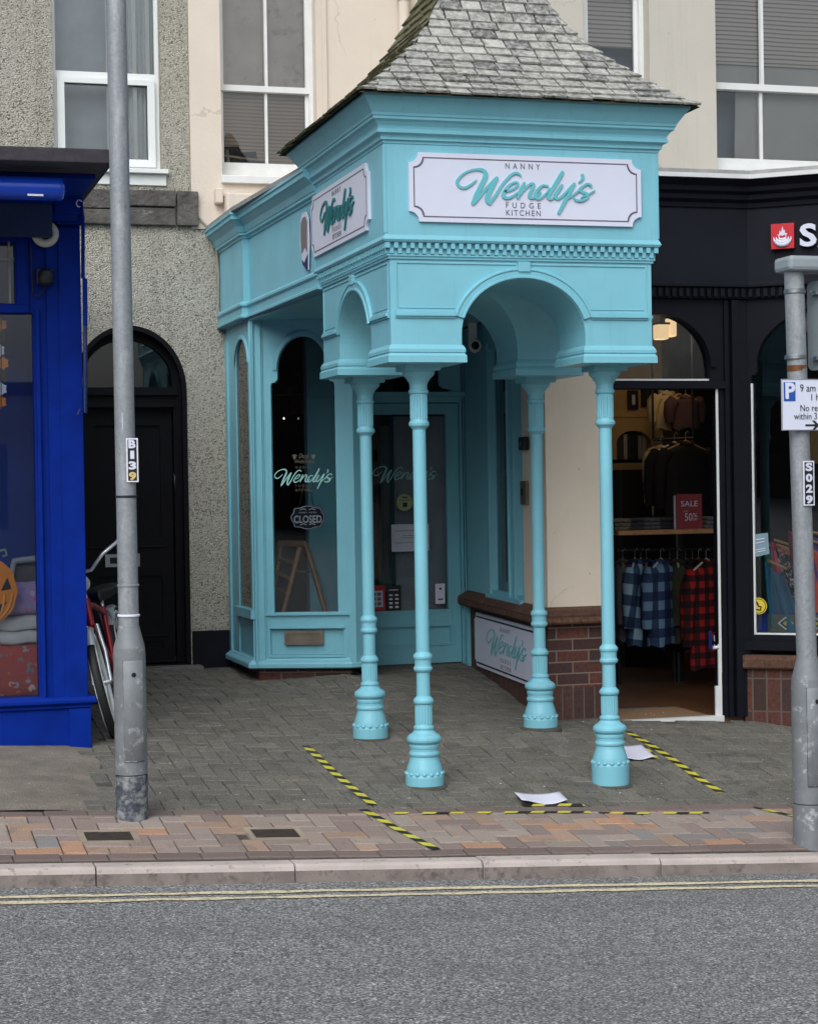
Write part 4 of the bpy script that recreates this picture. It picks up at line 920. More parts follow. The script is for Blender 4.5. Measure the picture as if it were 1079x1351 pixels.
# hanging closed sign
t = thing('closed_sign', gpt(404, 698), 'small dark scalloped sign reading CLOSED, hung on strings inside the bay window', 'sign')
co = gpt(404, 683)-FN*.05; w2, h2 = (gpt(426, 683)-gpt(382, 683)).length/2, .0
h2 = (gpt(404, 667)-gpt(404, 698)).z/2
outl = []
for k in range(64):
    a = 2*math.pi*k/64; q = 1+.055*math.cos(8*a); ca, sa = math.cos(a), math.sin(a)
    outl.append((w2*q*math.copysign(abs(ca)**.75, ca), h2*q*math.copysign(abs(sa)**.75, sa)))
kid(MB().m(M('navy slate board', S(24, 26, 44), .6)).plate(co, FU, UZ, outl, [], .01), 'board', t)
s = MB().m(PALET); s.plate(co, FU, UZ, [(x*.96, y*.95) for x, y in outl], [[(x*.925, y*.90) for x, y in outl]], .002, .002); kid(s, 'rim', t); s = MB().m(PALET); textf(s, 'CLOSED', co-UZ*.012, FU, UZ, w2*1.66, h2*.62, .001, .002, bold=.0015)
kid(s, 'lettering', t); s = MB().m(PALET); textf(s, "SORRY, WE'RE", co+UZ*(h2*.42), FU, UZ, w2*1.05, h2*.14, .001, .002)
kid(s, 'lettering', t)
for q in (h2*.66, -h2*.62):
    s = MB().m(PALET)
    for k in (-1, 1): s.tube([co+FU*(k*.01)+UZ*q+FN*.002, co+FU*(k*.03)+UZ*(q+.008)+FN*.002, co+FU*(k*.055)+UZ*q+FN*.002], .0035, 5)
    kid(s, 'scroll', t)
s = MB().m(DIMT)
for px0, px1 in ((393, 399), (412, 407)): s.tube([gpt(px0, 668)-FN*.05, gpt(px1, 638)-FN*.03], .0025, 5)
kid(s, 'string', t)
# recessed door and transom, facing the street
DY = 14.0; do = V((0, DY, 0)); zf = .392; pz = lambda x, y, Y=DY: P(x, y, Y).z
dxa, dxb = P(478, 700, DY).x, P(609, 700, DY).x; ztr = pz(540, 530)
xf1 = 4.545
dfm = MB().m(TEAL)
dfm.plate(do, UX, UZ, rect(3.30, xf1, .3, 2.97), [rect(dxa, dxb, .31, ztr-.005), rect(dxa+.03, dxb-.06, pz(540, 519), 2.9)], .1)
dfm.box(3.30, xf1, DY-.03, DY, pz(540, 523), pz(540, 517)); dfm.box(dxb+.01, dxb+.025, DY-.012, DY, .36, 2.9); dfm.box(xf1-.03, xf1-.005, DY-.012, DY, .36, 2.9)
dfm.plate(V((0, DY-.002, 0)), UX, UZ, [(dxb-.16, 2.97), (dxb-.16, pz(585, 508)), (dxb-.13, pz(585, 512)), (dxb-.06, pz(585, 514)), (dxb-.06, 2.97)], [], .03)
d0 = kid(dfm, 'door_frame', sf, bevel=.003)
kid(MB().m(GLASS).box(dxa, dxb, DY+.05, DY+.056, pz(540, 519), 2.92), 'transom_pane', d0)
dd = V((0, DY+.03, 0)); gx0, gx1 = P(486, 700, DY).x, P(592, 700, DY).x; gz0, gz1 = pz(590, 804), pz(590, 546)
dl = MB().m(TEAL); pnl = rect(gx0+.0, P(596, 830, DY).x, pz(590, 848), pz(590, 826))
dl.plate(dd, UX, UZ, rect(dxa+.004, dxb-.004, zf+.012, ztr-.012), [rect(gx0, gx1, gz0, gz1), pnl], .045)
dl.box(pnl[0][0]-.01, pnl[1][0]+.01, DY+.045, DY+.07, pnl[0][1]-.01, pnl[2][1]+.01)
for q in (pnl,): dl.plate(V((0, DY+.03, 0)), UX, UZ, [(q[0][0]-.02, q[0][1]-.02), (q[1][0]+.02, q[1][1]-.02), (q[2][0]+.02, q[2][1]+.02), (q[3][0]-.02, q[3][1]+.02)], [q], .012, .010)
dl.plate(V((0, DY+.03, 0)), UX, UZ, rect(gx0-.02, gx1+.02, gz0-.02, gz1+.02), [rect(gx0, gx1, gz0, gz1)], .012, .008)
dr = kid(dl, 'door', sf, bevel=.003)
kid(MB().m(GLASS).box(gx0-.01, gx1+.01, DY+.05, DY+.056, gz0-.01, gz1+.01), 'door_pane', dr)
w = MB().m(DTEALT); a, b_ = P(492, 628, DY+.045), P(577, 628, DY+.045); script_word(w, V(((a.x+b_.x)/2, DY+.045, a.z-.0)), UX, UZ, b_.x-a.x, .165, .001, .001, .75); kid(w, 'script_word', dr)
# notices on the door glass
gy = DY+.044; G = lambda x, y: P(x, y, gy)
def notice(name, a, b, mat, label, cat, paint=None, d=.003):
    p, q = G(*a), G(*b); t = thing(name, V(((p.x+q.x)/2, gy, min(p.z, q.z))), label, cat)
    kid(MB().m(mat).box(min(p.x, q.x), max(p.x, q.x), gy-d, gy, min(p.z, q.z), max(p.z, q.z)), 'sheet', t)
    if paint: mb = MB(); paint(mb, V((min(p.x, q.x), gy-d-.0012, min(p.z, q.z))), abs(q.x-p.x), abs(q.z-p.z)); kid(mb, 'print', t)
    return t
def lines(rows):
    def f(mb, o, w, h):
        mb.m(GREYT)
        for z, a, b in rows:
            x = a
            rnd = random.Random(int(z*99))
            while x < b: k = rnd.uniform(.02, .06); mb.box(o.x+w*x, o.x+w*min(b, x+k), o.y, o.y+.001, o.z+h*z-h*.012, o.z+h*z+h*.012); x += k+.012
    return f
notice('paper_notice', (517, 728), (566, 691), PAPER, 'white paper notice with lines of print taped inside the turquoise door', 'notice', lines([(.76, .1, .9), (.58, .3, .7), (.5, .25, .75), (.32, .1, .9)]))
def redp(mb, o, w, h):
    mb.m(PAPER).box(o.x+w*.12, o.x+w*.86, o.y, o.y+.001, o.z+h*.14, o.z+h*.78); mb.m(GREYT)
    for i in range(2):
        for j in range(3): mb.box(o.x+w*(.2+.32*i), o.x+w*(.44+.32*i), o.y-.001, o.y, o.z+h*(.2+.19*j), o.z+h*(.33+.19*j))
notice('red_poster', (487, 806), (508, 772), REDS, 'red poster with a white panel in the lower corner of the turquoise door', 'poster', redp)
def blk(mb, o, w, h):
    mb.m(PALET)
    for i in range(2):
        for j in range(4): mb.box(o.x+w*(.16+.42*i), o.x+w*(.40+.42*i), o.y, o.y+.001, o.z+h*(.1+.16*j), o.z+h*(.18+.155*j))
    mb.box(o.x+w*.15, o.x+w*.8, o.y, o.y+.001, o.z+h*.8, o.z+h*.83)
notice('black_poster', (511, 806), (529, 772), INK, 'black poster with rows of white blocks beside the red poster on the door', 'poster', blk)
notice('white_sticker', (575, 797), (587, 770), PAPER, 'small white sticker low on the right of the turquoise door', 'sticker', lambda mb, o, w, h: mb.m(INK).box(o.x+w*.25, o.x+w*.8, o.y, o.y+.001, o.z+h*.2, o.z+h*.26).box(o.x+w*.4, o.x+w*.65, o.y, o.y+.001, o.z+h*.7, o.z+h*.8))
p = G(534, 663); t = thing('round_sticker', p-UZ*.065, 'round pale green sticker on the glass of the turquoise door', 'sticker')
ax = (UX, UZ, V((0, -1, 0))); kid(MB().m(GREENST).lathe([(.064, 0), (.064, .002)], p, 28, ax), 'disc', t)
mb = MB().m(INK).box(p.x-.015, p.x+.02, p.y-.004, p.y-.003, p.z-.035, p.z+.0).box(p.x-.02, p.x+.025, p.y-.004, p.y-.003, p.z+.035, p.z+.045).m(GREYT).box(p.x-.04, p.x+.05, p.y-.004, p.y-.003, p.z+.015, p.z+.022); kid(mb, 'print', t)
# grey curtain / wall glimpsed behind the door
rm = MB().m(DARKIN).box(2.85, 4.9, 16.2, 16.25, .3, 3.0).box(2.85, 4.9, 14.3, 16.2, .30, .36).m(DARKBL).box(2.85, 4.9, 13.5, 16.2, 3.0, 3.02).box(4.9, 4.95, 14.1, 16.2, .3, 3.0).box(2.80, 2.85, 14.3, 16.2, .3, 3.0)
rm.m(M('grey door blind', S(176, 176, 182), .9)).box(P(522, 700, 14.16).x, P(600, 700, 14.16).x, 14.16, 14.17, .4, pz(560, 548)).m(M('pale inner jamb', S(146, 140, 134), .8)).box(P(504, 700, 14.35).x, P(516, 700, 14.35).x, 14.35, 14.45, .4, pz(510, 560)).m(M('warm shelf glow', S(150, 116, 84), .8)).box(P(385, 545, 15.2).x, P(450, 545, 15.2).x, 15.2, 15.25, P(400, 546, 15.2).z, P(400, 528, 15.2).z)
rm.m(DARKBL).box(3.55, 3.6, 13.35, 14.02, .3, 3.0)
kid(rm, 'shop_room', sf)
# splayed return wall with brick dado, bullnose sill, window
A, Bq = V((4.545, 13.99, 0)), V((4.326, 11.652, 0)); WU = (Bq-A).normalized(); WN = WU.cross(UZ); WL = (Bq-A).length
wq = lambda px, py: uv(px, py, A, WU, WN)
zsl = wq(650, 791)[1]
u1 = wq(690, 650)[0]
zi = wq(640, 776)[1]
rw = MB().m(TEAL); ga, gb, gc, gd = wq(648, 650)[0], wq(672, 650)[0], wq(681, 650)[0], wq(690, 650)[0]
rw.plate(A, WU, UZ, rect(0, gd, zsl+.02, 2.97), [rect(ga, gb, zi, 2.75), rect(gc, gd-.02, zi, 2.75)], .08)
rw.plate(A, WU, UZ, rect(ga-.1, gd, zi-.09, zi-.03), [], .05, .03); rw.obox(A, WU, UZ, .0, .10, .37, zsl, 0, .03)
for q in (ga-.03, gb, gc-.03): rw.obox(A, WU, UZ, q, q+.03, zi-.03, 2.8, 0, .018)
k = kid(rw, 'side_window', sf, bevel=.003)
kid(MB().m(GLASS).obox(A, WU, UZ, ga-.01, gd, zi-.01, 2.78, -.05, -.044), 'window_pane', k)
rd = MB().m(M('window stock in blue jars', S(150, 190, 206), .5, var=.6, scale=26, bump=0, dirt=(S(46, 72, 110), 30, .5))).obox(A, WU, UZ, ga-.1, gd, zi-.1, zi+.30, -.10, -.07)
rd.m(DARKBL).obox(A, WU, UZ, 0, gd, .4, 3, -.34, -.3).m(M('grey window side', S(190, 190, 196), .7)).obox(A, WU, UZ, ga-.06, ga+.10, zi, 2.78, -.09, -.07); kid(rd, 'window_display', sf)
br = MB().m(BRICKSY).obox(A, WU, UZ, .10, WL-.03, .1, zsl-.05, -.2, 0); kid(br, 'brick_dado', sf)
sl = MB().m(BCAPY); pr = [(0, zsl+.03), (.07, zsl-.005), (.085, zsl-.02), (.085, zsl-.065), (.075, zsl-.078), (0, zsl-.08)]
a_, b_ = A+WU*.03, A+WU*WL
sl.sweep([(a_.x, a_.y), (b_.x, b_.y), (4.738, 11.652)], pr); sl.mats[0] = BCAPY
kid(sl, 'brick_sill', sf)
# pier between the two shops
pi = MB().m(CREAMP); zc = P(760, 797, 11.65).z
pi.prism([(4.335, 11.655), (4.738, 11.655), (4.738, 11.95), (A.x+.0, 12.4), tuple((A+WU*(gd+.002))[:2])], zc-.05, 3.06); kid(pi, 'pier', sf)
bp = MB().m(BRICKX).prism([(4.33, 11.651), (4.74, 11.651), (4.74, 12.0), (4.5, 12.2)], .43, zc-.05).m(BRICKS).prism([(4.33, 11.6515), (4.74, 11.6515), (4.74, 12.0), (4.5, 12.2)], .1, .43); kid(bp, 'brick_plinth', sf)
sw = thing('shop_sign', A+WU*.8+UZ*.55, 'white board with black edge lines and turquoise script on the low brick wall', 'sign')
s0, s1 = wq(630, 840), wq(719, 880); zt0, zb0 = wq(632, 808)[1], wq(632, 878)[1]; cc = A+WU*((s0[0]+s1[0])/2)+UZ*((zt0+zb0)/2); sw_, sh_ = s1[0]-s0[0], zt0-zb0
bd = MB().m(WHITE); bd.plate(cc, WU, UZ, notched(sw_, sh_, .05), [], .02, .02); kid(bd, 'board', sw)
bd = MB().m(INK); bd.obox(cc, WU, UZ, -sw_/2+.06, sw_/2-.06, sh_/2-.034, sh_/2-.022, .02, .0215).obox(cc, WU, UZ, -sw_/2+.06, sw_/2-.06, -sh_/2+.022, -sh_/2+.034, .02, .0215); kid(bd, 'border', sw)
wa, wb = wq(646, 850)[0], wq(699, 860)[0]; cw_ = A+WU*((wa+wb)/2)+UZ*(cc.z)
x = MB().m(TEALT); script_word(x, cw_, WU, UZ, wb-wa, .245, .020, .002, .85); kid(x, 'script_word', sw)
for s_, q, sp in (('NANNY', .125, 1.9), ('FUDGE', -.092, 1.9), ('KITCHEN', -.142, 1.3)): kid(textf(MB().m(GREYT), s_, cw_+UZ*q-WU*.01, WU, UZ, (wb-wa)*.25, .032, .0205, .002, sp), 'lettering', sw)
pc = lambda px, py, o=.0: (lambda q: A+WU*q[0]+UZ*q[1]+WN*o)(wq(px, py))
p = pc(695, 585); t = thing('alarm_box', p-UZ*.05, 'small black box high on the cream side of the pier', 'box'); kid(MB().m(BLACK).obox(p, WU, UZ, -.07, .07, -.045, .045, 0, .04), 'casing', t, bevel=.006); kid(MB().m(GREYT).obox(p, WU, UZ, -.02, .02, -.01, .01, .04, .043), 'lens', t)
p = pc(694, 650); t = thing('bell_panel', p-UZ*.09, 'small brown panel below the black box on the side of the pier', 'panel'); kid(MB().m(BRASS).obox(p, WU, UZ, -.08, .08, -.08, .08, 0, .02), 'plate', t, bevel=.003); kid(MB().m(INK).obox(p, WU, UZ, -.04, .0, -.02, .03, .02, .026), 'button', t)
# camera dome under the ceiling
p = P(627, 456, 13.3); t = thing('security_camera', p, 'round security camera with a pale ring and black lens under the porch ceiling', 'camera'); axc = (UX, UZ, V((-.2, -1, .0)).normalized())
kid(MB().m(WHITEP).lathe([(.045, -.05), (.05, -.01), (.05, .01), (.043, .02), (.036, .02)], p, 24, axc), 'housing', t); kid(MB().m(INK).lathe([(.034, .012), (.028, .026), (.012, .034)], p, 20, axc), 'lens', t)
kid(MB().m(WHITEP).box(p.x-.03, p.x+.03, p.y+.04, p.y+.07, p.z+.02, 2.965), 'bracket', t)
# step ladder inside the bay
t = thing('step_ladder', P(400, 815, 13.9), 'wooden step ladder standing open behind the bay window glass', 'ladder')
L_ = lambda x, y, Y: P(x, y, Y); mb = MB().m(WOODL)
mb.tube([L_(374, 808, 13.75), L_(396, 722, 13.85)], .022, 4); mb.tube([L_(360, 790, 14.15), L_(371, 720, 14.1)], .02, 4); kid(mb, 'rear_leg' if 0 else 'side_rail', t)
kid(MB().m(WOODL).tube([L_(369, 717, 14.1), L_(403, 718, 13.85)], .025, 4), 'top_step', t)
mb = MB().m(WOODL)
for k in (.25, .5, .75): a, b_ = L_(374, 808, 13.75).lerp(L_(396, 722, 13.85), k), L_(360, 790, 14.15).lerp(L_(371, 720, 14.1), k); mb.tube([a, b_], .016, 4)
kid(mb, 'tread', t)
kid(MB().m(WOODL).tube([L_(404, 718, 13.9), L_(430, 808, 13.85)], .019, 4), 'back_leg', t)
kid(MB().m(ALU).tube([L_(388, 753, 13.83), L_(416, 755, 13.88)], .005, 5), 'spreader', t)
for px, py, Y, lab in ((382, 512, 14.4, 'large black pendant lamp hanging inside the bay window on the left'), (438, 508, 14.6, 'black pendant lamp deeper inside the bay window on the right')):
    c = P(px, py, Y); t = thing('pendant_lamp', c, lab, 'lamp', 'pendant lamps in the sweet shop')
    kid(MB().m(BLACK).lathe([(.17, 0), (.165, .06), (.13, .13), (.05, .18), (.03, .22)], c-UZ*.05, 24), 'lamp_shade', t); kid(MB().m(BLACK).tube([c+UZ*.15, V((c.x, c.y, 3.0))], .006, 6), 'cord', t)
for px, lab in ((375, 'tiny bright spot lamp glimpsed through the bay window, on the left'), (394, 'tiny dimmer spot lamp glimpsed through the bay window, on the right')):
    c = P(px, 552, 15.0); t = thing('spot_lamp', c, lab, 'lamp', 'spot lamps in the sweet shop')
    kid(MB().m(SPOT if px < 380 else SPOTD).lathe([(.002, -.009), (.008, 0), (.002, .009)], c, 10), 'bulb', t); kid(MB().m(BLACK).lathe([(.018, .012), (.018, .07)], c, 10), 'holder', t)
# loose cable down the left edge of the bay
t = MB().m(M('grey cable', S(150, 148, 142), .6)).tube([P(262, 285, 14.22), P(284, 312, 14.22), P(289, 360, 14.22), P(288, 405, 14.22), P(294, 430, 14.22)], .009, 6).build('cable'); tag(t, 'thin grey cable dropping along the left end of the turquoise fascia', 'cable'); recenter(t)
# ================================================================== BLACK SHOPFRONT
YB = 11.66; bo = V((0, YB, 0)); pb = lambda x, y: P(x, y, YB)
bs = thing('clothes_shop_front', (5.3, YB, .18), 'black clothes shop front with arched fanlight, open doorway and angled bay window', 'shopfront')
xb0 = pb(981, 300).x; BA = math.radians(38); GU = V((math.cos(BA), -math.sin(BA), 0)); GN = GU.cross(UZ); GO = V((xb0, YB, 0)); GLN = 1.5
gq = lambda px, py: uv(px, py, GO, GU, GN); gp = lambda px, py, o=0.: (lambda q: GO+GU*q[0]+UZ*q[1]+GN*o)(gq(px, py))
ge = GO+GU*GLN
zft, zfb = pb(920, 228).z, pb(920, 372).z; zcb = pb(920, 268).z
fp = [(4.41, YB-.035), (xb0+.01, YB-.035), (ge.x+.01, ge.y-.035)]
fa = MB().m(NAVYF).prism(fp+[(ge.x+.2, ge.y+.5), (ge.x+.2, 14.0), (4.41, 14.0)], zfb, zft-.06)
fa.m(NAVY).sweep(fp, [(0, zcb-.03), (.015, zcb-.03), (.02, zcb), (.05, zcb+.02), (.055, zcb+.05), (.085, zcb+.07), (.09, zcb+.10), (.13, zcb+.13), (.14, zft-.06), (-.05, zft-.055)])
fa.sweep(fp, [(0, zfb+.0), (.03, zfb), (.045, zfb-.02), (.045, zfb-.035), (.02, zfb-.045), (.0, zfb-.11), (-.1, zfb-.115)])
for oo, uu, n in ((V((4.41, YB-.035, 0)), UX, int((xb0-4.41)/.05)), (GO+V((.01, -.035, 0)), GU, 29)):
    for k in range(n): fa.obox(oo, uu, UZ, k*.05+.01, k*.05+.036, zfb-.10, zfb-.045, 0, .03)
kid(fa, 'fascia', bs)
kid(MB().m(WHITEP).sweep(fp, [(.10, zft-.058), (.155, zft-.058), (.158, zft-.03), (.13, zft-.028)]).m(LEADM).sweep(fp, [(.157, zft-.03), (.155, zft-.005), (-.35, zft+.06), (-.36, zft-.05)]), 'gutter_trim', bs)
t = thing('logo_panel', gp(1035, 330, .04), 'small red square panel with a white flame emblem on the black fascia', 'sign'); lp = gp(1035, 312.5, .036)
hw = (gp(1050, 312)-gp(1020, 312)).length/2; hh = (gp(1035, 296)-gp(1035, 329)).z/2
kid(MB().m(REDS).plate(lp, GU, UZ, rect(-hw, hw, -hh, hh), [], .03, .03), 'panel', t)
em = MB().m(PAPER)
for r, tt, yo_ in ((.115, .02, -.01), (.082, .018, -.005), (.045, .014, .0)):
    n = 16; pts = [lp+GU*(r*hw*7.2/1.0*math.cos(math.pi*(1+k/n))*.92)+UZ*(hh*(-.05+yo_)+r*hh*6.2*math.sin(math.pi*(1+k/n))*.9)+GN*.033 for k in range(n+1)]
    em.tube(pts, [.002+tt*.75*math.sin(math.pi*k/n) for k in range(n+1)], 6)
em.plate(lp, GU, UZ, [(x*hw, y*hh) for x, y in ((-.32, -.05), (-.45, .15), (-.3, .1), (-.22, .45), (-.1, .3), (.02, .78), (.12, .4), (.22, .5), (.25, .2), (.42, .2), (.34, -.05), (.15, .08), (.0, -.02), (-.15, .08))], [], .003, .034); kid(em, 'emblem', t)
t = thing('sign_letters', gp(1068, 330, .04), 'raised white letters on the black fascia beside the red emblem panel', 'sign')
hS = (gp(1067, 297)-gp(1067, 325)).z
for ch_, px in (('S', 1068.5), ('A', 1092)): kid(textf(MB().m(WHITE), ch_, gp(px, 311), GU, UZ, (gp(1078, 311)-gp(1059, 311)).length, hS, .05, .025, bold=.006), 'letter', t)
# frontage: pilaster, doorway with arched fanlight
zth = .185; xj0, xj1 = pb(797, 700).x, pb(950, 700).x; zlin = pb(900, 513).z; ztb = pb(900, 503).z
ax0, ax1 = pb(803, 480).x, pb(937, 480).x; ztop = pb(880, 415).z; zspr = pb(937, 480).z
nv = MB().m(NAVY)
nv.plate(bo, UX, UZ, [(xj1, zth), (xb0, zth), (xb0, zfb-.1), (4.715, zfb-.1), (4.715, zlin), (xj1, zlin)], [arch(ax0, ax1, ztb+.004, zspr-.02, ztop, 28)], .1)
nv.box(4.74, xj1+.05, YB-.03, YB, zlin+.002, ztb-.002)
nv.box(pb(958, 700).x, pb(963, 700).x, YB-.02, YB, zth, zfb-.12).box(pb(966, 700).x, pb(974, 700).x, YB-.045, YB, zth, zfb-.12).box(pb(976, 700).x, xb0, YB-.02, YB, zth, zfb-.12)
r0_ = (ax1-ax0)/2; c_ = (ax0+ax1)/2
arch_ring(nv, bo, UX, ax0, ax1, zspr-.02, ztop, .04, .018)
nf = kid(nv, 'door_surround', bs)
kid(MB().m(GLASS).box(ax0-.02, ax1+.02, YB+.04, YB+.046, ztb-.01, ztop+.02), 'fanlight_pane', nf)
kid(MB().m(WHITEP).box(ax0, ax1, YB+.02, YB+.035, ztb+.006, ztb+.018).box(xj1-.018, xj1-.001, YB-.004, YB+.004, zth+.3, zlin), 'white_bead', nf)
jb = P(948, 900, YB-.0); kid(MB().m(WHITEP).box(xj1-.05, xj1-.004, YB-.008, YB+.01, zth, pb(948, 905).z).box(xj1-.026, xj1-.004, YB-.007, YB+.008, pb(948, 905).z, pb(948, 850).z).tube([(xj1-.06, YB+.0, pb(940, 855).z), (xj1-.02, YB+.0, pb(945, 854).z)], .012, 8), 'jamb_post', nf)
kid(MB().m(WHITEP).box(xj0, xj1, YB-.03, YB+.03, zth-.12, zth+.012), 'threshold', bs)
# angled bay window
zs_, zt_ = gp(1030, 838).z, gp(1079, 408).z; us, ue = gq(993, 600)[0], GLN-.12
sp_ = gp(996, 480).z
bw = MB().m(NAVY).plate(GO, GU, UZ, rect(0, GLN, zs_-.10, zfb-.1), [arch(us+.035, ue-.035, zs_, sp_, zt_+.06, 28, .04)], .09)
bw.obox(GO, GU, UZ, -.02, GLN, zs_-.10, zs_-.04, 0, .04)
bk = kid(bw, 'bay_window', bs)
kid(MB().m(GLASS).obox(GO, GU, UZ, us-.05, ue+.05, zs_-.02, zt_+.1, -.05, -.044), 'window_pane', bk)
kid(MB().m(WHITEP).obox(GO, GU, UZ, us-.008, us+.006, zs_, sp_-.13, -.03, -.004).obox(GO, GU, UZ, us, ue, zs_+.001, zs_+.012, -.03, -.004), 'white_bead', bk)
bb = MB().m(BRICKS)
gl_ = [(xb0-.04, YB+.05), (xb0-.04, YB-.01), (xb0+.05, YB-.075), (ge.x, ge.y-.04), (ge.x, ge.y+.4)]
zcap = gp(1030, 870).z
bb.prism(gl_+[(xb0, YB+.4)], -.05, zcap-.06)
bb.m(BCAPX).sweep(gl_[:4], [(0, zcap+.03), (.02, zcap+.028), (.045, zcap), (.045, zcap-.05), (.035, zcap-.062), (0, zcap-.064)]).prism(gl_+[(xb0, YB+.4)], zcap-.06, zcap+.028)
kid(bb, 'brick_plinth', bs)
# the shop behind: floor, walls
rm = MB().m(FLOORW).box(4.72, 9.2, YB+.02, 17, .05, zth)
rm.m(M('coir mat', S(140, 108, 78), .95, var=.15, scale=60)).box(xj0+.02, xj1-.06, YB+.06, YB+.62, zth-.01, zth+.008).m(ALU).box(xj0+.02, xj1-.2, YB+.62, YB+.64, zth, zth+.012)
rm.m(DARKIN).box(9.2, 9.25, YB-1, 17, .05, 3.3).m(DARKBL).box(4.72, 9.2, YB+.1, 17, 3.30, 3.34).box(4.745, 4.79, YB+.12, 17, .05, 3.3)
YI = 15.6; wl = M('ochre painted shop wall', S(214, 176, 118), .8, var=.08)
zi_ = lambda y: P(840, y, YI).z; xi = lambda x: P(x, 600, YI).x
rm.m(wl).plate(V((0, YI, 0)), UX, UZ, rect(xi(780), xi(875), .05, 3.3), [arch(xi(814), xi(859), zi_(606), zi_(585), zi_(568), 18)], .2)
rm.m(DARKIN).box(xi(780), xi(875), YI+.35, YI+.4, .05, 3.3).box(xi(800), xi(868), YI+.0, YI+.36, zi_(606)-.03, zi_(606)).m(wl).box(xi(780), xi(873), YI-.02, YI, zi_(548)-.015, zi_(548)+.0)
rm.m(M('brown partition', S(98, 76, 58), .8)).box(xi(875), xi(935), 16.2, 16.25, .05, 3.3).m(DARKIN).box(xi(930), 9.2, 16.8, 16.85, .05, 3.3)
rm.m(DARKBL).box(xi(800), xi(870), YI-.35, YI-.01, .1, zi_(620))
kid(rm, 'shop_room', bs)
il = lambda px, py, Y: P(px, py, Y)
def frame_pic(a, b, Y, lab, inner):
    p, q = il(*a, Y), il(*b, Y); t = thing('picture_frame', V(((p.x+q.x)/2, Y, q.z)), lab, 'picture'); kid(MB().m(BLACK).plate(V((0, Y-.03, 0)), UX, UZ, rect(p.x, q.x, q.z, p.z), [rect(p.x+.03, q.x-.03, q.z+.03, p.z-.03)], .03), 'frame', t); kid(inner(MB().m(M('picture paper', S(60, 38, 34), .6, var=.3, scale=9)).box(p.x+.02, q.x-.02, Y-.02, Y-.012, q.z+.02, p.z-.02), p, q), 'picture', t)
frame_pic((828, 515), (841, 540), YI-.02, 'narrow dark framed picture with pale oval on the ochre shop wall', lambda mb, p, q: mb.m(PALET).lathe([(.02, 0), (.045, .002), (.02, .004)], V(((p.x+q.x)/2, YI-.045, (p.z+q.z)/2)), 14, (UX, UZ, V((0, -1, 0)))))
frame_pic((846, 512), (867, 536), YI-.02, 'wider dark framed picture next to the narrow one on the ochre wall', lambda mb, p, q: mb)
rnd = random.Random(9); bx = xi(827)
for k in range(9):
    w = rnd.uniform(.022, .045); h = rnd.uniform(.2, .27); c = rnd.choice([(40, 40, 44), (196, 190, 180), (60, 52, 48), (170, 160, 150), (30, 34, 44)])
    z = zi_(606); mb = MB().m(M('book cloth', S(*c), .7, bump=0)).box(bx, bx+w, YI+.06, YI+.26, z, z+h); t = mb.build('book'); tag(t, ['%s book standing in the arched niche of the ochre wall' % s for s in ('dark', )][0] if c[0] < 100 else 'pale book standing among dark ones in the arched niche', 'book', 'books in the arched niche'); recenter(t); bx += w+.004
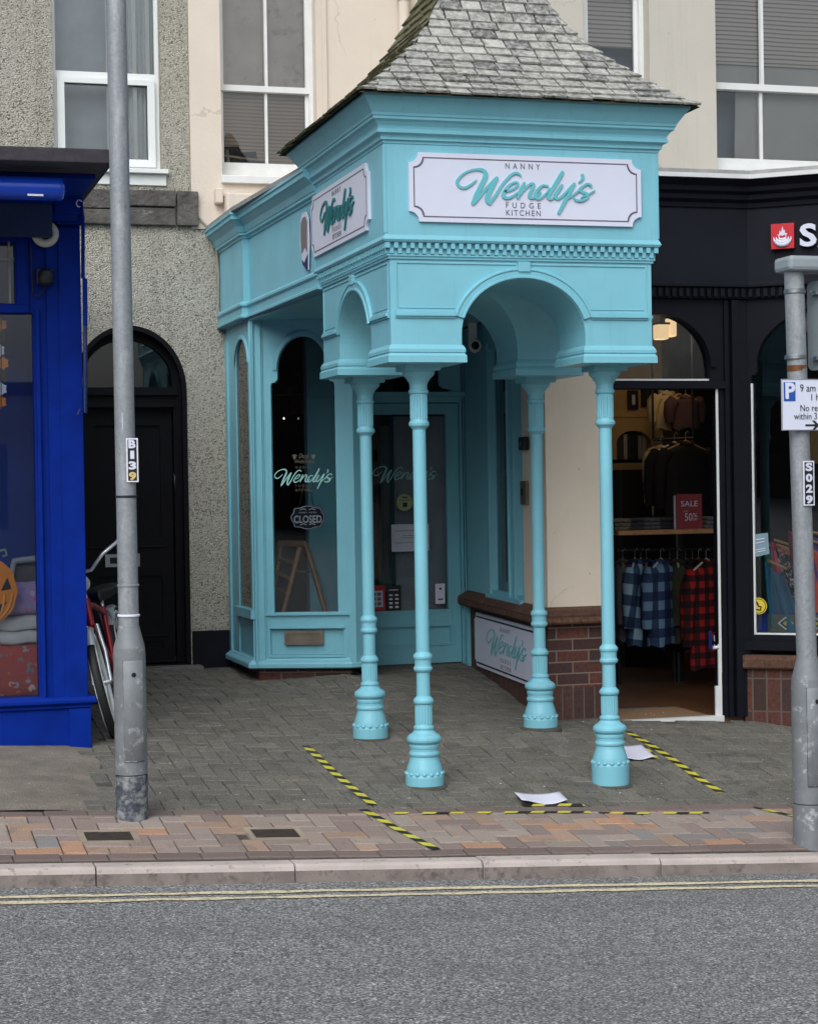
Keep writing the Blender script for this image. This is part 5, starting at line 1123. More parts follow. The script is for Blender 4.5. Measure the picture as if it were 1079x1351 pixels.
# lamps
for px, py, w, h, Y, lab in ((876, 437, 15, 20, 13.2, 'warm lit square lantern hanging behind the arched fanlight'), (889, 431, 9, 25, 13.5, 'slim lit lantern just right of the square one behind the fanlight')):
    a, b_ = il(px-w/2, py+h/2, Y), il(px+w/2, py-h/2, Y); t = thing('ceiling_lantern', V(((a.x+b_.x)/2, Y, a.z)), lab, 'lamp', 'lit lanterns in the clothes shop')
    kid(MB().m(WARM).prism([(a.x, Y), (b_.x, Y), (b_.x, Y+.1), (a.x, Y+.1)], a.z, b_.z), 'shade', t, bevel=.012); kid(MB().m(BLACK).tube([V(((a.x+b_.x)/2, Y+.05, b_.z)), V(((a.x+b_.x)/2, Y+.05, 3.3))], .006, 6).box(a.x-.004, b_.x+.004, Y-.004, Y+.104, b_.z-.004, b_.z+.012), 'fitting', t)
def garment(name, c, w, h, d, mat, lab, grp, yaw=0, sleeves=True, parent=None, hanger=True, seed=0, mat2=None):
    """a shirt on a hanger: shoulders, folded body, two sleeves; c = top centre"""
    rnd = random.Random(seed); t = thing(name, c, lab, 'shirt', grp); R = Matrix.Rotation(yaw, 3, 'Z'); mb = MB().m(mat); vs = []; seg = 20
    rows = [(.0, .16, .6), (.03, .45, .8), (.08, .92, 1.), (.14, 1.0, 1.), (.35, .9, 1.), (.6, .88, 1.05), (.85, .95, 1.1), (1., .98, 1.05)]
    ph = rnd.uniform(0, 6)
    for f, kw, kd in rows:
        for k in range(seg):
            a = 2*math.pi*k/seg; fold = 1+.18*f*math.sin(a*5+ph)+.08*f*math.sin(a*9+ph*2)
            vs.append(c+R@V((w/2*kw*math.cos(a), d/2*kd*fold*math.sin(a), -h*f+.012*math.sin(a*4+ph)*f)))
    n = len(rows); mb.add(vs, [(i*seg+k, i*seg+(k+1) % seg, (i+1)*seg+(k+1) % seg, (i+1)*seg+k) for i in range(n-1) for k in range(seg)]+[tuple(range(seg-1, -1, -1))], True)
    if sleeves:
        for s in (-1, 1): mb.tube([c+R@V((s*w*.40, 0, -h*.09)), c+R@V((s*w*.53, .01, -h*.22)), c+R@V((s*w*.57, .015, -h*.5)), c+R@V((s*w*.55, .02, -h*.78))], [d*.42, d*.42, d*.36, d*.28], 10)
    b = kid(mb, 'shirt_body', t)
    mb = MB().m(mat2 or mat); mb.tube([c+R@V((.06*math.cos(k), .05*math.sin(k), .005+.012*math.cos(k*2))) for k in np.linspace(0, 2*math.pi, 13)[:-1]], .016, 6, True); kid(mb, 'collar', t)
    if hanger: kid(MB().m(WHITEP if seed % 2 else WOODL).tube([c+R@V((-w*.42, 0, -h*.075)), c+R@V((0, 0, .03)), c+R@V((w*.42, 0, -h*.075))], .009, 6).m(ALU).tube([c+V((0, 0, .03)), c+V((0, 0, .09)), c+V((.02, 0, .11)), c+V((.03, 0, .09))], .003, 5), 'hanger', t)
    return t
GC = 'shirts on the lower rail'
for px, w, Y, m_, lab, s, yw in ((838, .34, 12.95, CHK_B3, 'blue checked shirt at the left end of the lower rail in the doorway', 1, 1.0), (853, .34, 13.05, CHK_B2, 'blue checked shirt in the middle of the rail between two others', 2, 1.15), (872, .4, 12.9, CHK_B, 'broad blue checked shirt with pale squares, nearest the dark rail post', 3, .75),
                                 (905, .4, 13.25, CHK_D, 'dark grey checked shirt between the blue and the red ones', 4, .9), (932, .46, 12.85, CHK_R, 'red and black checked shirt hanging at the right of the doorway', 5, .6)):
    garment('shirt', il(px, 742, Y+.75), w*1.06, .64 if m_ is not CHK_R else .82, .14, m_, lab, GC, yw, seed=s)
MARL = M('grey marl jersey', S(86, 88, 94), .9, var=.25, scale=40); OLV = M('olive jersey', S(66, 66, 48), .9, var=.2); DEN = M('dark denim', S(40, 52, 78), .9, var=.3, scale=30)
for k, (px, Y, w, m_, h, lab, yw) in enumerate(((822, 13.3, .34, MARL, .6, 'grey marl top at the extreme left of the lower rail, half hidden by the column', 1.2), (846, 13.6, .3, DEN, .58, 'dark denim shirt squeezed behind the first blue checked shirts', 1.3), (884, 13.5, .34, DEN, .7, 'dark denim shirt beside the rail post', 1.0), (894, 13.3, .32, OLV, .62, 'olive top just right of the rail post', 1.2), (914, 13.5, .34, CHK_D, .7, 'charcoal checked shirt tucked against the red checked ones', 1.1), (922, 13.2, .36, CHK_R, .72, 'second red checked shirt, half hidden behind the front one', 1.25), (944, 13.4, .36, CHK_R, .62, 'red checked shirt squeezed against the door jamb', 1.1))):
    garment('shirt', il(px, 742, Y+.5), w, h, .13, m_, lab, GC, yw, seed=20+k)
t = thing('clothes_rail', il(890, 860, 13.8), 'black metal clothes rail carrying the checked shirts in the doorway', 'clothes rail')
a, b_ = il(815, 731, 13.85), il(945, 722, 13.85); z = a.z+.02
kid(MB().m(BLACK).tube([(a.x, 13.85, z), (b_.x, 13.85, z)], .012, 8), 'rail', t); p = il(889, 800, 13.9); 
for x in (p.x, b_.x+.02, a.x+.02): kid(MB().m(BLACK).tube([(x, 13.9, zth), (x, 13.9, z+.02)], .018, 8), 'post', t)
t = thing('display_table', il(880, 700, 13.5), 'long wooden display shelf across the shop above the checked shirts', 'shelf'); a, b_ = il(806, 700, 13.5), il(952, 696, 13.3)
kid(MB().m(WOODL).box(a.x, b_.x, 13.35, 13.8, a.z-.035, a.z), 'top', t, bevel=.004); [kid(MB().m(BLACK).box(q, q+.04, 13.9, 13.94, zth, a.z-.035), 'leg', t) for q in (a.x+.05, b_.x-.09)]; ztab = a.z
rnd = random.Random(12)
for k, (px, c, lab) in enumerate(((818, (120, 108, 92), 'beige folded garment at the left of the wooden shelf'), (836, (60, 58, 62), 'charcoal folded garment on the wooden shelf'), (856, (88, 88, 92), 'grey patterned folded garment on the wooden shelf'), (878, (52, 50, 56), 'dark folded garment left of the red sale sign'), (938, (110, 112, 118), 'speckled folded garment right of the red sale sign'))):
    p = il(px, 690, 13.5); m_ = M('folded cloth', S(*c), .9, var=.5, scale=45); w = .17; t = thing('folded_garment', V((p.x, 13.5, ztab)), lab, 'clothes', 'folded clothes on the shelf'); mb = MB().m(m_)
    vs = []
    for j in range(3): mb.box(p.x-w/2+rnd.uniform(0, .02), p.x+w/2-rnd.uniform(0, .02), 13.42, 13.66, ztab+.002+j*.03, ztab+.03+j*.03)
    o = kid(mb, 'fold', t, bevel=.012)
a, b_ = il(892, 694, 13.38), il(926, 647, 13.36); t = thing('sale_sign', V(((a.x+b_.x)/2, 13.37, a.z)), 'red sale sign standing on the wooden shelf inside the clothes shop', 'sign')
w, h = b_.x-a.x, b_.z-a.z; so = V((a.x, 13.36, ztab+.002)); kid(MB().m(REDD).box(a.x, b_.x, 13.36, 13.372, ztab+.002, ztab+h).m(PALET).box(a.x-.012, b_.x-.012, 13.385, 13.39, ztab+.002, ztab+h-.01), 'panel', t)
for s_, x_, z_, w_, h_ in (('SALE', .5, .72, .66, .16), ('UP TO', .34, .50, .2, .05), ('50', .46, .34, .30, .22), ('%', .72, .39, .17, .12), ('OFF', .72, .27, .18, .06)): kid(textf(MB().m(WHITE), s_, so+UX*w*x_+UZ*h*z_, UX, UZ, w*w_, h*h_, .002, .002), 'lettering', t)
CR = M('cream knitwear', S(214, 190, 148), .9, var=.1); BLKC = M('black jersey', S(26, 26, 28), .9, var=.2); PLUM = M('dull plum jersey', S(84, 62, 66), .9, var=.2)
GU_ = 'tops hanging at the back of the shop'
for px, py, Y, m_, w, h, lab, s, yw in ((863, 595, 14.6, CR, .36, .42, 'cream jumper hanging on the upper rack at the back of the shop', 11, 1.0), (872, 592, 14.5, CR, .34, .55, 'longer cream jumper just right of the first, on the upper rack', 12, 1.2), (890, 588, 14.3, BLKC, .5, .62, 'black jacket hanging in front of the cream jumpers', 13, .4), (905, 586, 14.2, BLKC, .5, .66, 'black hooded top at the right of the upper rack', 14, .3), (880, 520, 14.9, CR, .26, .3, 'pale vest hung high on the back wall near the pictures', 15, .3), (905, 525, 14.7, PLUM, .28, .26, 'dull plum top hung high at the back of the shop', 16, .2)):
    garment('top', il(px, py, Y), w, h, .14, m_, lab, GU_, yw, seed=s)
t = thing('clothes_rack', il(885, 585, 14.6), 'dark overhead rack holding jumpers and jackets at the back of the shop', 'clothes rail'); a, b_ = il(862, 580, 14.55), il(915, 578, 14.4); kid(MB().m(BLACK).tube([a, b_], .014, 8), 'rail', t); kid(MB().m(BLACK).tube([b_, V((b_.x, b_.y, 3.3))], .01, 6).tube([a, V((a.x, a.y, 3.3))], .01, 6), 'hanging_rod', t)
a, b_ = il(940, 856, YB+.15), il(953, 832, YB+.15); t = thing('blue_notice', V((b_.x, YB+.15, a.z)), 'small dark blue notice low beside the white door jamb', 'notice'); kid(MB().m(M('blue notice', S(28, 44, 120), .5)).box(a.x, xj1-.02, YB+.15, YB+.156, a.z, b_.z), 'sheet', t); kid(MB().m(PAPER).box(a.x+.012, a.x+.03, YB+.147, YB+.149, a.z+.05, b_.z-.03).box(a.x+.012, a.x+.05, YB+.147, YB+.149, a.z+.015, a.z+.028), 'print', t)
# window display
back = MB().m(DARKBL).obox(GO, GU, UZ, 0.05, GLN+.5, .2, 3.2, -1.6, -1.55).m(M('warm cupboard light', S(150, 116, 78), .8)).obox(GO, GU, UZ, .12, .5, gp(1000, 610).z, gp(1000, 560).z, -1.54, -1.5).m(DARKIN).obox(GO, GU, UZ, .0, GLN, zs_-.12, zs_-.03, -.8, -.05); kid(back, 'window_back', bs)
def drape(px, py, w, h, mat, lab, lean, seed, dpt):
    dpt = dpt*.62; p = gp(px, py, -dpt); rnd = random.Random(seed); t = thing('draped_garment', p, lab, 'clothes', 'bright tops in the bay window'); mb = MB().m(mat); vs = []; n = 14
    for i in range(n+1):
        f = i/n
        for k in range(13): s = k/12; vs.append(p+GU*(lean*f+w*(s-.1)*(.55+.45*f))+UZ*(-h*f-.12*s*(1-f))+GN*(.035*math.sin(s*11+seed)+.02*math.sin(s*5+f*4)))
    mb.add(vs, [(i*13+k, i*13+k+1, (i+1)*13+k+1, (i+1)*13+k) for i in range(n) for k in range(12)], True); o = kid(mb, 'cloth', t); s_ = o.modifiers.new('solid', 'SOLIDIFY'); s_.thickness = .008
    kid(MB().m(WOODL).tube([p+UZ*.012, p+GU*w*.55+UZ*(-.05)], .01, 6), 'hanger', t)
PAT = M('black and white print', S(30, 28, 30), .9, var=.2, dirt=(S(236, 228, 232), 34, .5))
for a in ((1002, 722, .30, .62, M('sea green cloth', S(70, 176, 148), .9), 'sea green top at the left of the bay window display', .06, 1, .46), (1012, 716, .34, .68, M('crimson cloth', S(196, 40, 62), .9), 'crimson top beside the sea green one in the bay window', .08, 2, .40), (1016, 728, .30, .60, M('pink cloth', S(240, 100, 138), .9), 'pink top fanned behind the printed one in the bay window', .12, 3, .34), (1018, 722, .30, .62, PAT, 'black and white printed top in the bay window', .17, 4, .29), (1040, 700, .55, .75, M('maroon cloth', S(150, 36, 72), .9), 'wide maroon top nearest the right side of the bay window', .10, 5, .24), (1050, 712, .40, .66, M('coral cloth', S(226, 92, 78), .9), 'coral top between the maroon one and the glass', .06, 6, .18), (1066, 706, .42, .70, M('violet cloth', S(96, 66, 140), .9), 'violet top right of the coral one in the bay window', .05, 7, .3), (1008, 742, .24, .5, M('teal blue cloth', S(40, 110, 140), .9), 'small teal blue top low on the left of the bay display', .05, 8, .2)): drape(*a)
p = gp(1000, 800, -.03); t = thing('round_sticker', p-UZ*.06, 'round yellow sticker on the bay window of the black shop', 'sticker'); ax = (GU, UZ, GN); rr = (gp(1011, 800)-gp(989, 800)).length/2
kid(MB().m(YEL).lathe([(rr, 0), (rr, .003)], p, 28, ax), 'disc', t); mb = MB().m(INK); mb.tube([p+GN*.004+GU*(rr*.86*math.cos(k))+UZ*(rr*.86*math.sin(k)) for k in np.linspace(0, 2*math.pi, 25)[:-1]], .0025, 5, True).tube([p+GN*.004+GU*(-.012)+UZ*.03, p+GN*.004+GU*.0, p+GN*.004+GU*.018+UZ*(-.005), p+GN*.004+GU*.012+UZ*(-.028), p+GN*.004+GU*(-.014)+UZ*(-.022)], .006, 6); kid(mb, 'emblem', t)
t = thing('leaflet', gp(1000, 735, -.03), 'tilted pale blue leaflet stuck to the bay window of the black shop', 'leaflet'); q = [gp(988, 706, -.035), gp(1012, 703, -.035), gp(1014, 731, -.035), gp(992, 736, -.035)]
kid(MB().m(M('pale blue leaflet', S(120, 146, 160), .6)).add(q+[x-GN*.003 for x in q], [(0, 3, 2, 1), (4, 5, 6, 7)]+[(i, (i+1) % 4, 4+(i+1) % 4, 4+i) for i in range(4)]), 'sheet', t)
mb = MB().m(PALET)
for k in (.25, .4, .7, .8): a, b_ = q[0].lerp(q[3], k).lerp(q[1].lerp(q[2], k), .2), q[0].lerp(q[3], k).lerp(q[1].lerp(q[2], k), .8); mb.tube([a+GN*.002, b_+GN*.002], .003, 4)
kid(mb, 'print', t)
t = thing('woven_rug', gp(1040, 838, -.2), 'folded green rug with diamond pattern and blue edge on the bay window sill', 'rug'); a0, a1 = gq(990, 825)[0], GLN-.2; zr0, zr1_ = zs_+.012, gp(1030, 812).z
kid(MB().m(M('olive rug', S(104, 108, 84), .95, var=.1)).obox(GO, GU, UZ, a0+.10, a1, zr0, zr1_, -.16, -.10).m(M('blue rug edge', S(38, 56, 150), .9)).obox(GO, GU, UZ, a0+.0, a0+.098, zr0, zr1_+.01, -.16, -.102).obox(GO, GU, UZ, a0+.10, a1, zr1_, zr1_+.012, -.16, -.10), 'rug_body', t)
mb = MB(); 
for k in range(5):
    c = GO+GU*(a0+.22+k*.2)+UZ*((zr0+zr1_)/2)
    for r, m_ in ((.045, PAPER), (.032, INK), (.018, YEL)): mb.m(m_).plate(c, GU, UZ, [(r*1.2, 0), (0, r), (-r*1.2, 0), (0, -r)], [], .002, -.098+(.045-r)*.02)
kid(mb, 'diamond_pattern', t)

for nm, p, e in (('shop_lamp', P(878, 437, 13.3)+V((0, .2, -.25)), 3.5), ('shop_lamp', V((6.5, 14.3, 2.9)), 3)):
    ld_ = bpy.data.lights.new(nm, 'POINT'); ld_.energy = e; ld_.color = (1, .72, .42); ld_.shadow_soft_size = .12; lo_ = bpy.data.objects.new(nm, ld_); COL.objects.link(lo_); lo_.location = p
# ================================================================== BLUE SHOP
YL = 11.05; pl_ = lambda x, y: P(x, y, YL); lo = V((0, YL, 0))
bl = thing('blue_shop_front', (0, YL, .33), 'royal blue shopfront with display window and dark felted canopy, cut by the left edge', 'shopfront')
xe = pl_(112, 700).x+.004; xw = pl_(49, 700).x; zsi = pl_(40, 925).z; ztp = pl_(40, 413).z; xp = pl_(60, 700).x
zr_ = P(100, 216, 10.0).z
bd = MB().m(BLUE).plate(lo, UX, UZ, rect(-2.2, xe, .1, zr_+.02), [rect(-1.4, xw, zsi+.02, ztp), rect(-1.4, pl_(20, 350).x, pl_(10, 400).z, pl_(10, 318).z)], .14)
bd.box(xe-.08, xe, YL+.14, 14.2, .1, zr_)
bd.box(xp+.03, xe-.012, YL-.02, YL, pl_(90, 925).z, pl_(60, 300).z).box(pl_(83, 700).x, xe-.004, YL-.032, YL-.02, pl_(90, 925).z, pl_(60, 300).z)
bd.box(pl_(52, 700).x, pl_(57, 700).x, YL-.03, YL, zsi, ztp+.02)
bd.sweep([(-2.2, YL), (xe+.0, YL), (xe, 12.0)], [(0, zsi+.02), (.03, zsi+.015), (.045, zsi-.0), (.045, zsi-.02), (.02, zsi-.035), (.02, zsi-.05), (0, zsi-.055)])
bd.box(pl_(92, 960).x, xe+.012, YL-.022, YL, .15, zsi-.055)
bd.box(-2.2, pl_(38, 400).x, YL-.025, YL, ztp-.0, pl_(10, 402).z).box(pl_(22, 350).x, pl_(38, 350).x, YL-.012, YL, ztp, pl_(10, 300).z)
# capital block of the pilaster
bd.box(pl_(70, 290).x, xe+.01, YL-.10, YL, pl_(80, 285).z, pl_(80, 262).z).box(pl_(74, 290).x, xe+.004, YL-.06, YL, pl_(80, 297).z, pl_(80, 285).z).box(pl_(78, 300).x, xe, YL-.04, YL, pl_(80, 262).z, zr_)
kid(bd, 'shopfront', bl, bevel=.004)
kid(MB().m(glass('blue shop glass', (.86, .88, .92), .8)).box(-1.42, xw+.01, YL+.04, YL+.046, zsi, ztp+.02).box(-1.42, pl_(21, 350).x, YL+.04, YL+.046, pl_(10, 402).z, pl_(10, 316).z), 'window_pane', bl)
ld = MB().m(LEADM)
for q in (pl_(12, 350).x, pl_(12, 350).x-.19, pl_(12, 350).x-.38): ld.box(q, q+.012, YL+.03, YL+.04, pl_(10, 402).z, pl_(10, 316).z)
ld.box(-1.4, pl_(20, 350).x, YL+.028, YL+.038, pl_(10, 343).z, pl_(10, 343).z+.012); kid(ld, 'leaded_bar', bl)
cv = MB().m(SLABF); yc = 9.95; zc0, zc1 = P(75, 213, yc).z, P(75, 194, yc).z; xc = P(150, 205, yc).x
cv.prism([(-2.4, yc), (xc, yc), (xc, 14.2), (-2.4, 14.2)], zc0, zc1); cv.m(BLUE).prism([(-2.4, yc+.34), (xc-.05, yc+.34), (xc-.05, 14.2), (-2.4, 14.2)], zc0-.03, zc0-.001)
cv.m(BLUE)
cv.box(-2.4, xe-.02, 10.96, YL+.1, zc0-.16, zc0-.03)
kid(cv, 'canopy', bl, bevel=.006)
rm = MB().m(M('blue window lining', S(34, 58, 124), .9, var=.2, scale=3, bump=0)).box(-1.6, xw+.12, YL+.55, YL+.6, .2, ztp+.7).m(DARKBL).box(-1.6, xw+.12, YL+.05, YL+.6, ztp+.72, ztp+.75).m(BLUE).box(xw+.1, xw+.14, YL+.14, YL+.6, .2, ztp+.7).box(-1.6, xw+.1, YL+.05, YL+.6, zsi-.06, zsi-.02)
kid(rm, 'window_lining', bl)
# things fixed to the blue shop
ya = 10.14; a, b_ = P(0, 247, ya), P(84, 247, ya); r = (P(40, 232, ya).z-P(40, 263, ya).z)/2
t = thing('awning_roller', V((0, ya, a.z)), 'rolled blue awning in a glossy cassette under the dark canopy', 'awning'); xx = (UZ, V((0, -1, 0)), V((-1, 0, 0)))
kid(MB().m(BLUEG).lathe([(r*.7, 0), (r*.97, .008), (r, .02), (r, 1.9)], V((b_.x, ya, a.z)), 32, xx), 'cassette', t)
kid(MB().m(BLUEG).lathe([(r*.55, -.006), (r*.6, 0), (r*.8, .004)], V((b_.x, ya, a.z)), 24, xx), 'end_cap', t)
p, q = P(36, 258, ya-r), P(56, 262, ya-r); kid(MB().m(PALET).box(P(37, 258, ya-r).x, P(58, 258, ya-r).x, ya-r*.82-.002, ya-r*.80, P(45, 260, ya).z, P(45, 257.5, ya).z), 'maker_plate', t)
ys = 10.9; p, q = P(-20, 310, ys), P(69, 268, ys); t = thing('hanging_board', V((0, ys, p.z)), 'plain faded navy board hanging beneath the blue awning roller', 'board')
kid(MB().m(NAVYB).box(-1.2, q.x, ys, ys+.06, p.z, q.z), 'board', t, bevel=.004); kid(MB().m(BLUE).box(-1.2, q.x+.006, ys+.0, ys+.07, q.z, q.z+.02), 'top_rail', t)
c = P(60, 308, ys+.09); r1 = (P(60, 293, ys).z-P(60, 324, ys).z)/2; t = thing('awning_gear_ring', c-UZ*r1, 'off-white metal ring half hidden behind the navy board', 'awning gear')
kid(MB().m(M('chipped white metal', S(190, 188, 178), .6, var=.1, dirt=(S(60, 58, 54), 40, .64))).tube([c+UX*(r1*.82*math.cos(k))+UZ*(r1*.82*math.sin(k)) for k in np.linspace(0, 2*math.pi, 33)[:-1]], .024, 10, True), 'ring', t); kid(MB().m(DARKBL).lathe([(r1*.75, .0), (r1*.75, .01)], c, 28, (UX, UZ, V((0, -1, 0)))), 'hub', t)
c = P(61, 365, 10.98); t = thing('security_light', c-UZ*.05, 'small black security lamp on the blue pilaster with a dangling wire', 'lamp')
kid(MB().m(BLACK).lathe([(.025, -.05), (.042, -.035), (.046, .0), (.04, .03), (.02, .045)], c, 20), 'lamp_head', t); kid(MB().m(BLACK).box(c.x-.05, c.x+.045, c.y+.02, c.y+.05, c.z-.04, c.z+.05), 'back_plate', t, bevel=.005)
kid(MB().m(INK).tube([c-UZ*.05, P(58, 384, 11.0), P(52, 390, 11.0), P(44, 388, 11.02), P(42, 350, 11.02), P(41, 320, 11.02)], .005, 6), 'wire', t)
yk = 10.95; t = thing('awning_crank', P(113, 552, yk), 'long blue crank rod hanging from the canopy corner beside the blue shop', 'crank rod')
kid(MB().m(BLUE).tube([P(108, 266, yk), P(110, 290, yk), P(110, 366, yk), P(112.5, 368, yk), P(113, 430, yk)], [.009, .011, .011, .014, .013], 8), 'upper_rod', t)
kid(MB().m(M('twisted blue metal', S(40, 54, 104), .5, .3, var=.4, scale=60)).tube([P(113, 430, yk), P(113, 545, yk), P(106, 540, yk), P(103, 547, yk)], [.012, .012, .009, .008], 8), 'lower_rod', t)
kid(MB().m(STEEL).tube([P(105, 268, yk)+V((.016*math.cos(k), 0, .02*math.sin(k))) for k in np.linspace(0, 2*math.pi, 13)[:-1]], .004, 6, True), 'eye_ring', t)
# window display: pumpkin board, bed with quilt, garland
yd = YL+.10; c = P(-10, 780, yd); rx, rz = (P(23, 780, yd).x-c.x), (P(0, 738, yd).z-P(0, 822, yd).z)/2
t = thing('pumpkin_cutout', c-UZ*rz, 'flat orange carved-pumpkin decoration in the blue shop window', 'decoration')
pumpo = [(rx*math.cos(k)*(1+.03*math.cos(k*10)), rz*math.sin(k)) for k in np.linspace(0, 2*math.pi, 49)[:-1]]
kid(MB().m(PUMP).plate(c, UX, UZ, pumpo, [], .012), 'board', t)
f = MB().m(INK); f.plate(c, UX, UZ, [(rx*.35, rz*.0), (rx*.78, rz*.05), (rx*.62, rz*.42)], [], .002, .003); f.plate(c, UX, UZ, [(-rx*.35, 0), (-rx*.78, rz*.05), (-rx*.62, rz*.42)], [], .002, .003); f.plate(c, UX, UZ, [(-rx*.6, -rz*.35), (0, -rz*.5), (rx*.6, -rz*.35), (rx*.3, -rz*.7), (-rx*.3, -rz*.7)], [], .002, .003); kid(f, 'face', t)
f = MB().m(PUMPL)
for k in (.55, .88): f.tube([c+UX*(rx*k*math.cos(a)*.92)+UZ*(rz*math.sin(a)*.92)+V((0, -.004, 0)) for a in np.linspace(-1.25, -.1, 9)], .007, 5)
kid(f, 'rib', t); kid(MB().m(GREEN).tube([c+V((rx*.15, 0, rz*1.0)), c+V((rx*.3, 0, rz*1.25)), c+V((rx*.55, 0, rz*1.3)), c+V((rx*.62, 0, rz*1.12)), c+V((rx*.45, 0, rz*1.08))], .008, 6), 'tendril', t)
yb_ = YL+.28; D = lambda x, y: P(x, y, yb_); t = thing('display_bed', D(20, 905), 'bed corner dressed with floral pillow and red floral quilt in the blue shop window', 'bed')
q = [D(15, 770), D(21, 740), D(52, 737), D(52, 770)]; kid(MB().m(BEDG).plate(lo*0+V((0, yb_+.1, 0)), UX, UZ, [(p.x, p.z) for p in (D(14, 775), D(22, 742), D(60, 738), D(60, 775))], [], .03).m(BEDW).tube([D(14, 775)+V((0, .08, 0)), D(21, 741)+V((0, .08, 0)), D(60, 737)+V((0, .08, 0))], .022, 8), 'headboard', t)
def roll(m_, x0, x1, y0, z0, z1, dep, sd):
    mb = MB().m(m_); vs = []; rnd = random.Random(sd); n = 12; xs = np.linspace(x0, x1, 20)
    for x in xs:
        for k in range(n+1):
            a = math.pi*k/n; e = .5
            vs.append((x, y0-dep*abs(math.sin(a))**e*math.copysign(1, math.sin(a))+.012*math.sin(x*23+k), (z0+z1)/2+(z1-z0)/2*math.copysign(abs(math.cos(a))**e, math.cos(a))+.006*math.sin(x*31+sd)))
    mb.add(vs, [(i*(n+1)+k, (i+1)*(n+1)+k, (i+1)*(n+1)+k+1, i*(n+1)+k+1) for i in range(19) for k in range(n)], True); return mb
x0, x1 = -.6, xw+.05
kid(roll(FLOR_P, x0, x1, yb_+.05, D(30, 812).z, D(30, 768).z, .1, 1), 'pillow', t); kid(roll(STRIPE, x0, x1, yb_+.02, D(30, 832).z, D(30, 812).z, .13, 2), 'sheet', t); kid(roll(STRIPE, x0, x1, yb_+.0, D(30, 849).z, D(30, 831).z, .13, 3), 'sheet', t); kid(roll(FLOR_R, x0, x1, yb_, D(30, 922).z, D(30, 847).z, .14, 4), 'quilt', t)
t = thing('paper_garland', P(2, 540, yd), 'orange and dark paper garland hanging at the left edge of the blue shop window', 'garland'); rnd = random.Random(8)
for k in range(7):
    p = P(2+rnd.uniform(-3, 3), 428+k*17, yd); m_ = (PUMP, INK, PALET)[k % 3]; hw = rnd.uniform(.03, .045)
    kid(MB().m(m_).plate(p, UX, UZ, [(hw*math.cos(a)*(1 if j % 2 else .75), .04*math.sin(a)*(1 if j % 2 else .75)) for j, a in enumerate(np.linspace(0, 2*math.pi, 13)[:-1])], [], .004), 'paper_shape', t)
kid(MB().m(INK).tube([P(2, 413, yd), P(2, 540, yd)], .003, 5), 'string', t)
# ================================================================== LAMP POST (left) and SIGN POST (right)
def post(base, rt, rb, ztaper, ztop, lean, lab, name, cat, doorz, band=(), foot=TARRY):
    t = thing(name, base, lab, cat); x, y, z = base; top = V((x, y, ztop))+lean
    kid(MB().m(GALV).tube([V((x, y, ztaper)), top], [rt*1.04, rt], 28), 'tube', t)
    b = MB().m(GALVD); b.lathe([(rb, z+.22), (rb, ztaper-.10), (rb*.97, ztaper-.06), (rt*1.15, ztaper+.03), (rt*1.06, ztaper+.05)], (x, y, 0), 32); kid(b, 'base_compartment', t)
    kid(MB().m(foot).lathe([(rb*1.004, z-.06), (rb*1.003, z+.215)], (x, y, 0), 32), 'foot', t)
    # access door, curved to the shaft, facing the road
    d0, d1 = doorz; vs = []; n = 10; ca = -math.pi/2+.1
    for i, (zz, rr) in enumerate(((d0, .001), (d0+.004, .0045), (d1-.004, .0045), (d1, .001))):
        for k in range(n+1): a = ca-.62+1.24*k/n; vs.append((x+(rb+rr)*math.cos(a), y+(rb+rr)*math.sin(a), zz))
    m = n+1; mb = MB().m(GALVD).add(vs, [(i*m+k, i*m+k+1, (i+1)*m+k+1, (i+1)*m+k) for i in range(3) for k in range(n)], True)
    for sd in (ca-.62, ca+.62): mb.m(TARRY).tube([(x+(rb+.001)*math.cos(sd), y+(rb+.001)*math.sin(sd), zz) for zz in (d0, d1)], .003, 4)
    mb.tube([(x+(rb+.002)*math.cos(ca-.62+1.24*k/8), y+(rb+.002)*math.sin(ca-.62+1.24*k/8), d0) for k in range(9)], .004, 4)
    dd = kid(mb, 'access_door', t)
    kid(MB().m(INK).lathe([(.012, -.002), (.012, .003)], (x+(rb+.003)*math.cos(ca), y+(rb+.003)*math.sin(ca), d1-.07), 12, (V((-math.sin(ca), math.cos(ca), 0)), UZ, V((math.cos(ca), math.sin(ca), 0)))), 'lock', dd)
    for zz, rr, m_ in band: kid(MB().m(m_).lathe([(rr, -.006), (rr+.004, -.004), (rr+.004, .004), (rr, .006)], (x, y, zz), 28), 'band', t)
    return t
lb_ = P(178, 1078, 9.40); lz = lambda y: P(178, y, 9.40).z; lx, ly = lb_.x, lb_.y+.08
lb_ = V((lx, ly, zg(lx, ly)))
lamp = post(lb_, .0485, .080, lz(840), 5.6, V((-.012, 0, 0)), 'tall galvanised lamp post with a black and white number plate, at the kerbside left', 'lamp_post', 'lamp post', (lz(1005), lz(872)), ((lz(813), .052, PALET), (lz(773), .051, GALV), (lz(655), .0505, BLACK)))
def plate_no(par, pc_, chars, w, h, cols, r, tilt=0.):
    u = V((math.cos(-.10+tilt), math.sin(-.10+tilt), 0)); o = pc_; mb = MB().m(PALET).plate(o, u, UZ, rect(-w/2, w/2, -h/2, h/2), [], .004, .004).m(INK).plate(o, u, UZ, rect(-w/2+.007, w/2-.007, -h/2+.007, h/2-.007), [], .002, .0055); a = kid(mb, 'number_plate', par)
    n = len(chars); tx = MB()
    for k, (ch_, m_) in enumerate(zip(chars, cols)): textf(tx.m(m_), ch_, o+UZ*(h/2-h*(k+.5)/n*.97-h*.015), u, UZ, w*(.5 if ch_ != '1' else .17), h/n*.66, .006, .001, bold=.0025)
    kid(tx, 'numerals', a)
yp = ly-.054; p0, p1 = P(175, 636, yp), P(175, 578, yp)
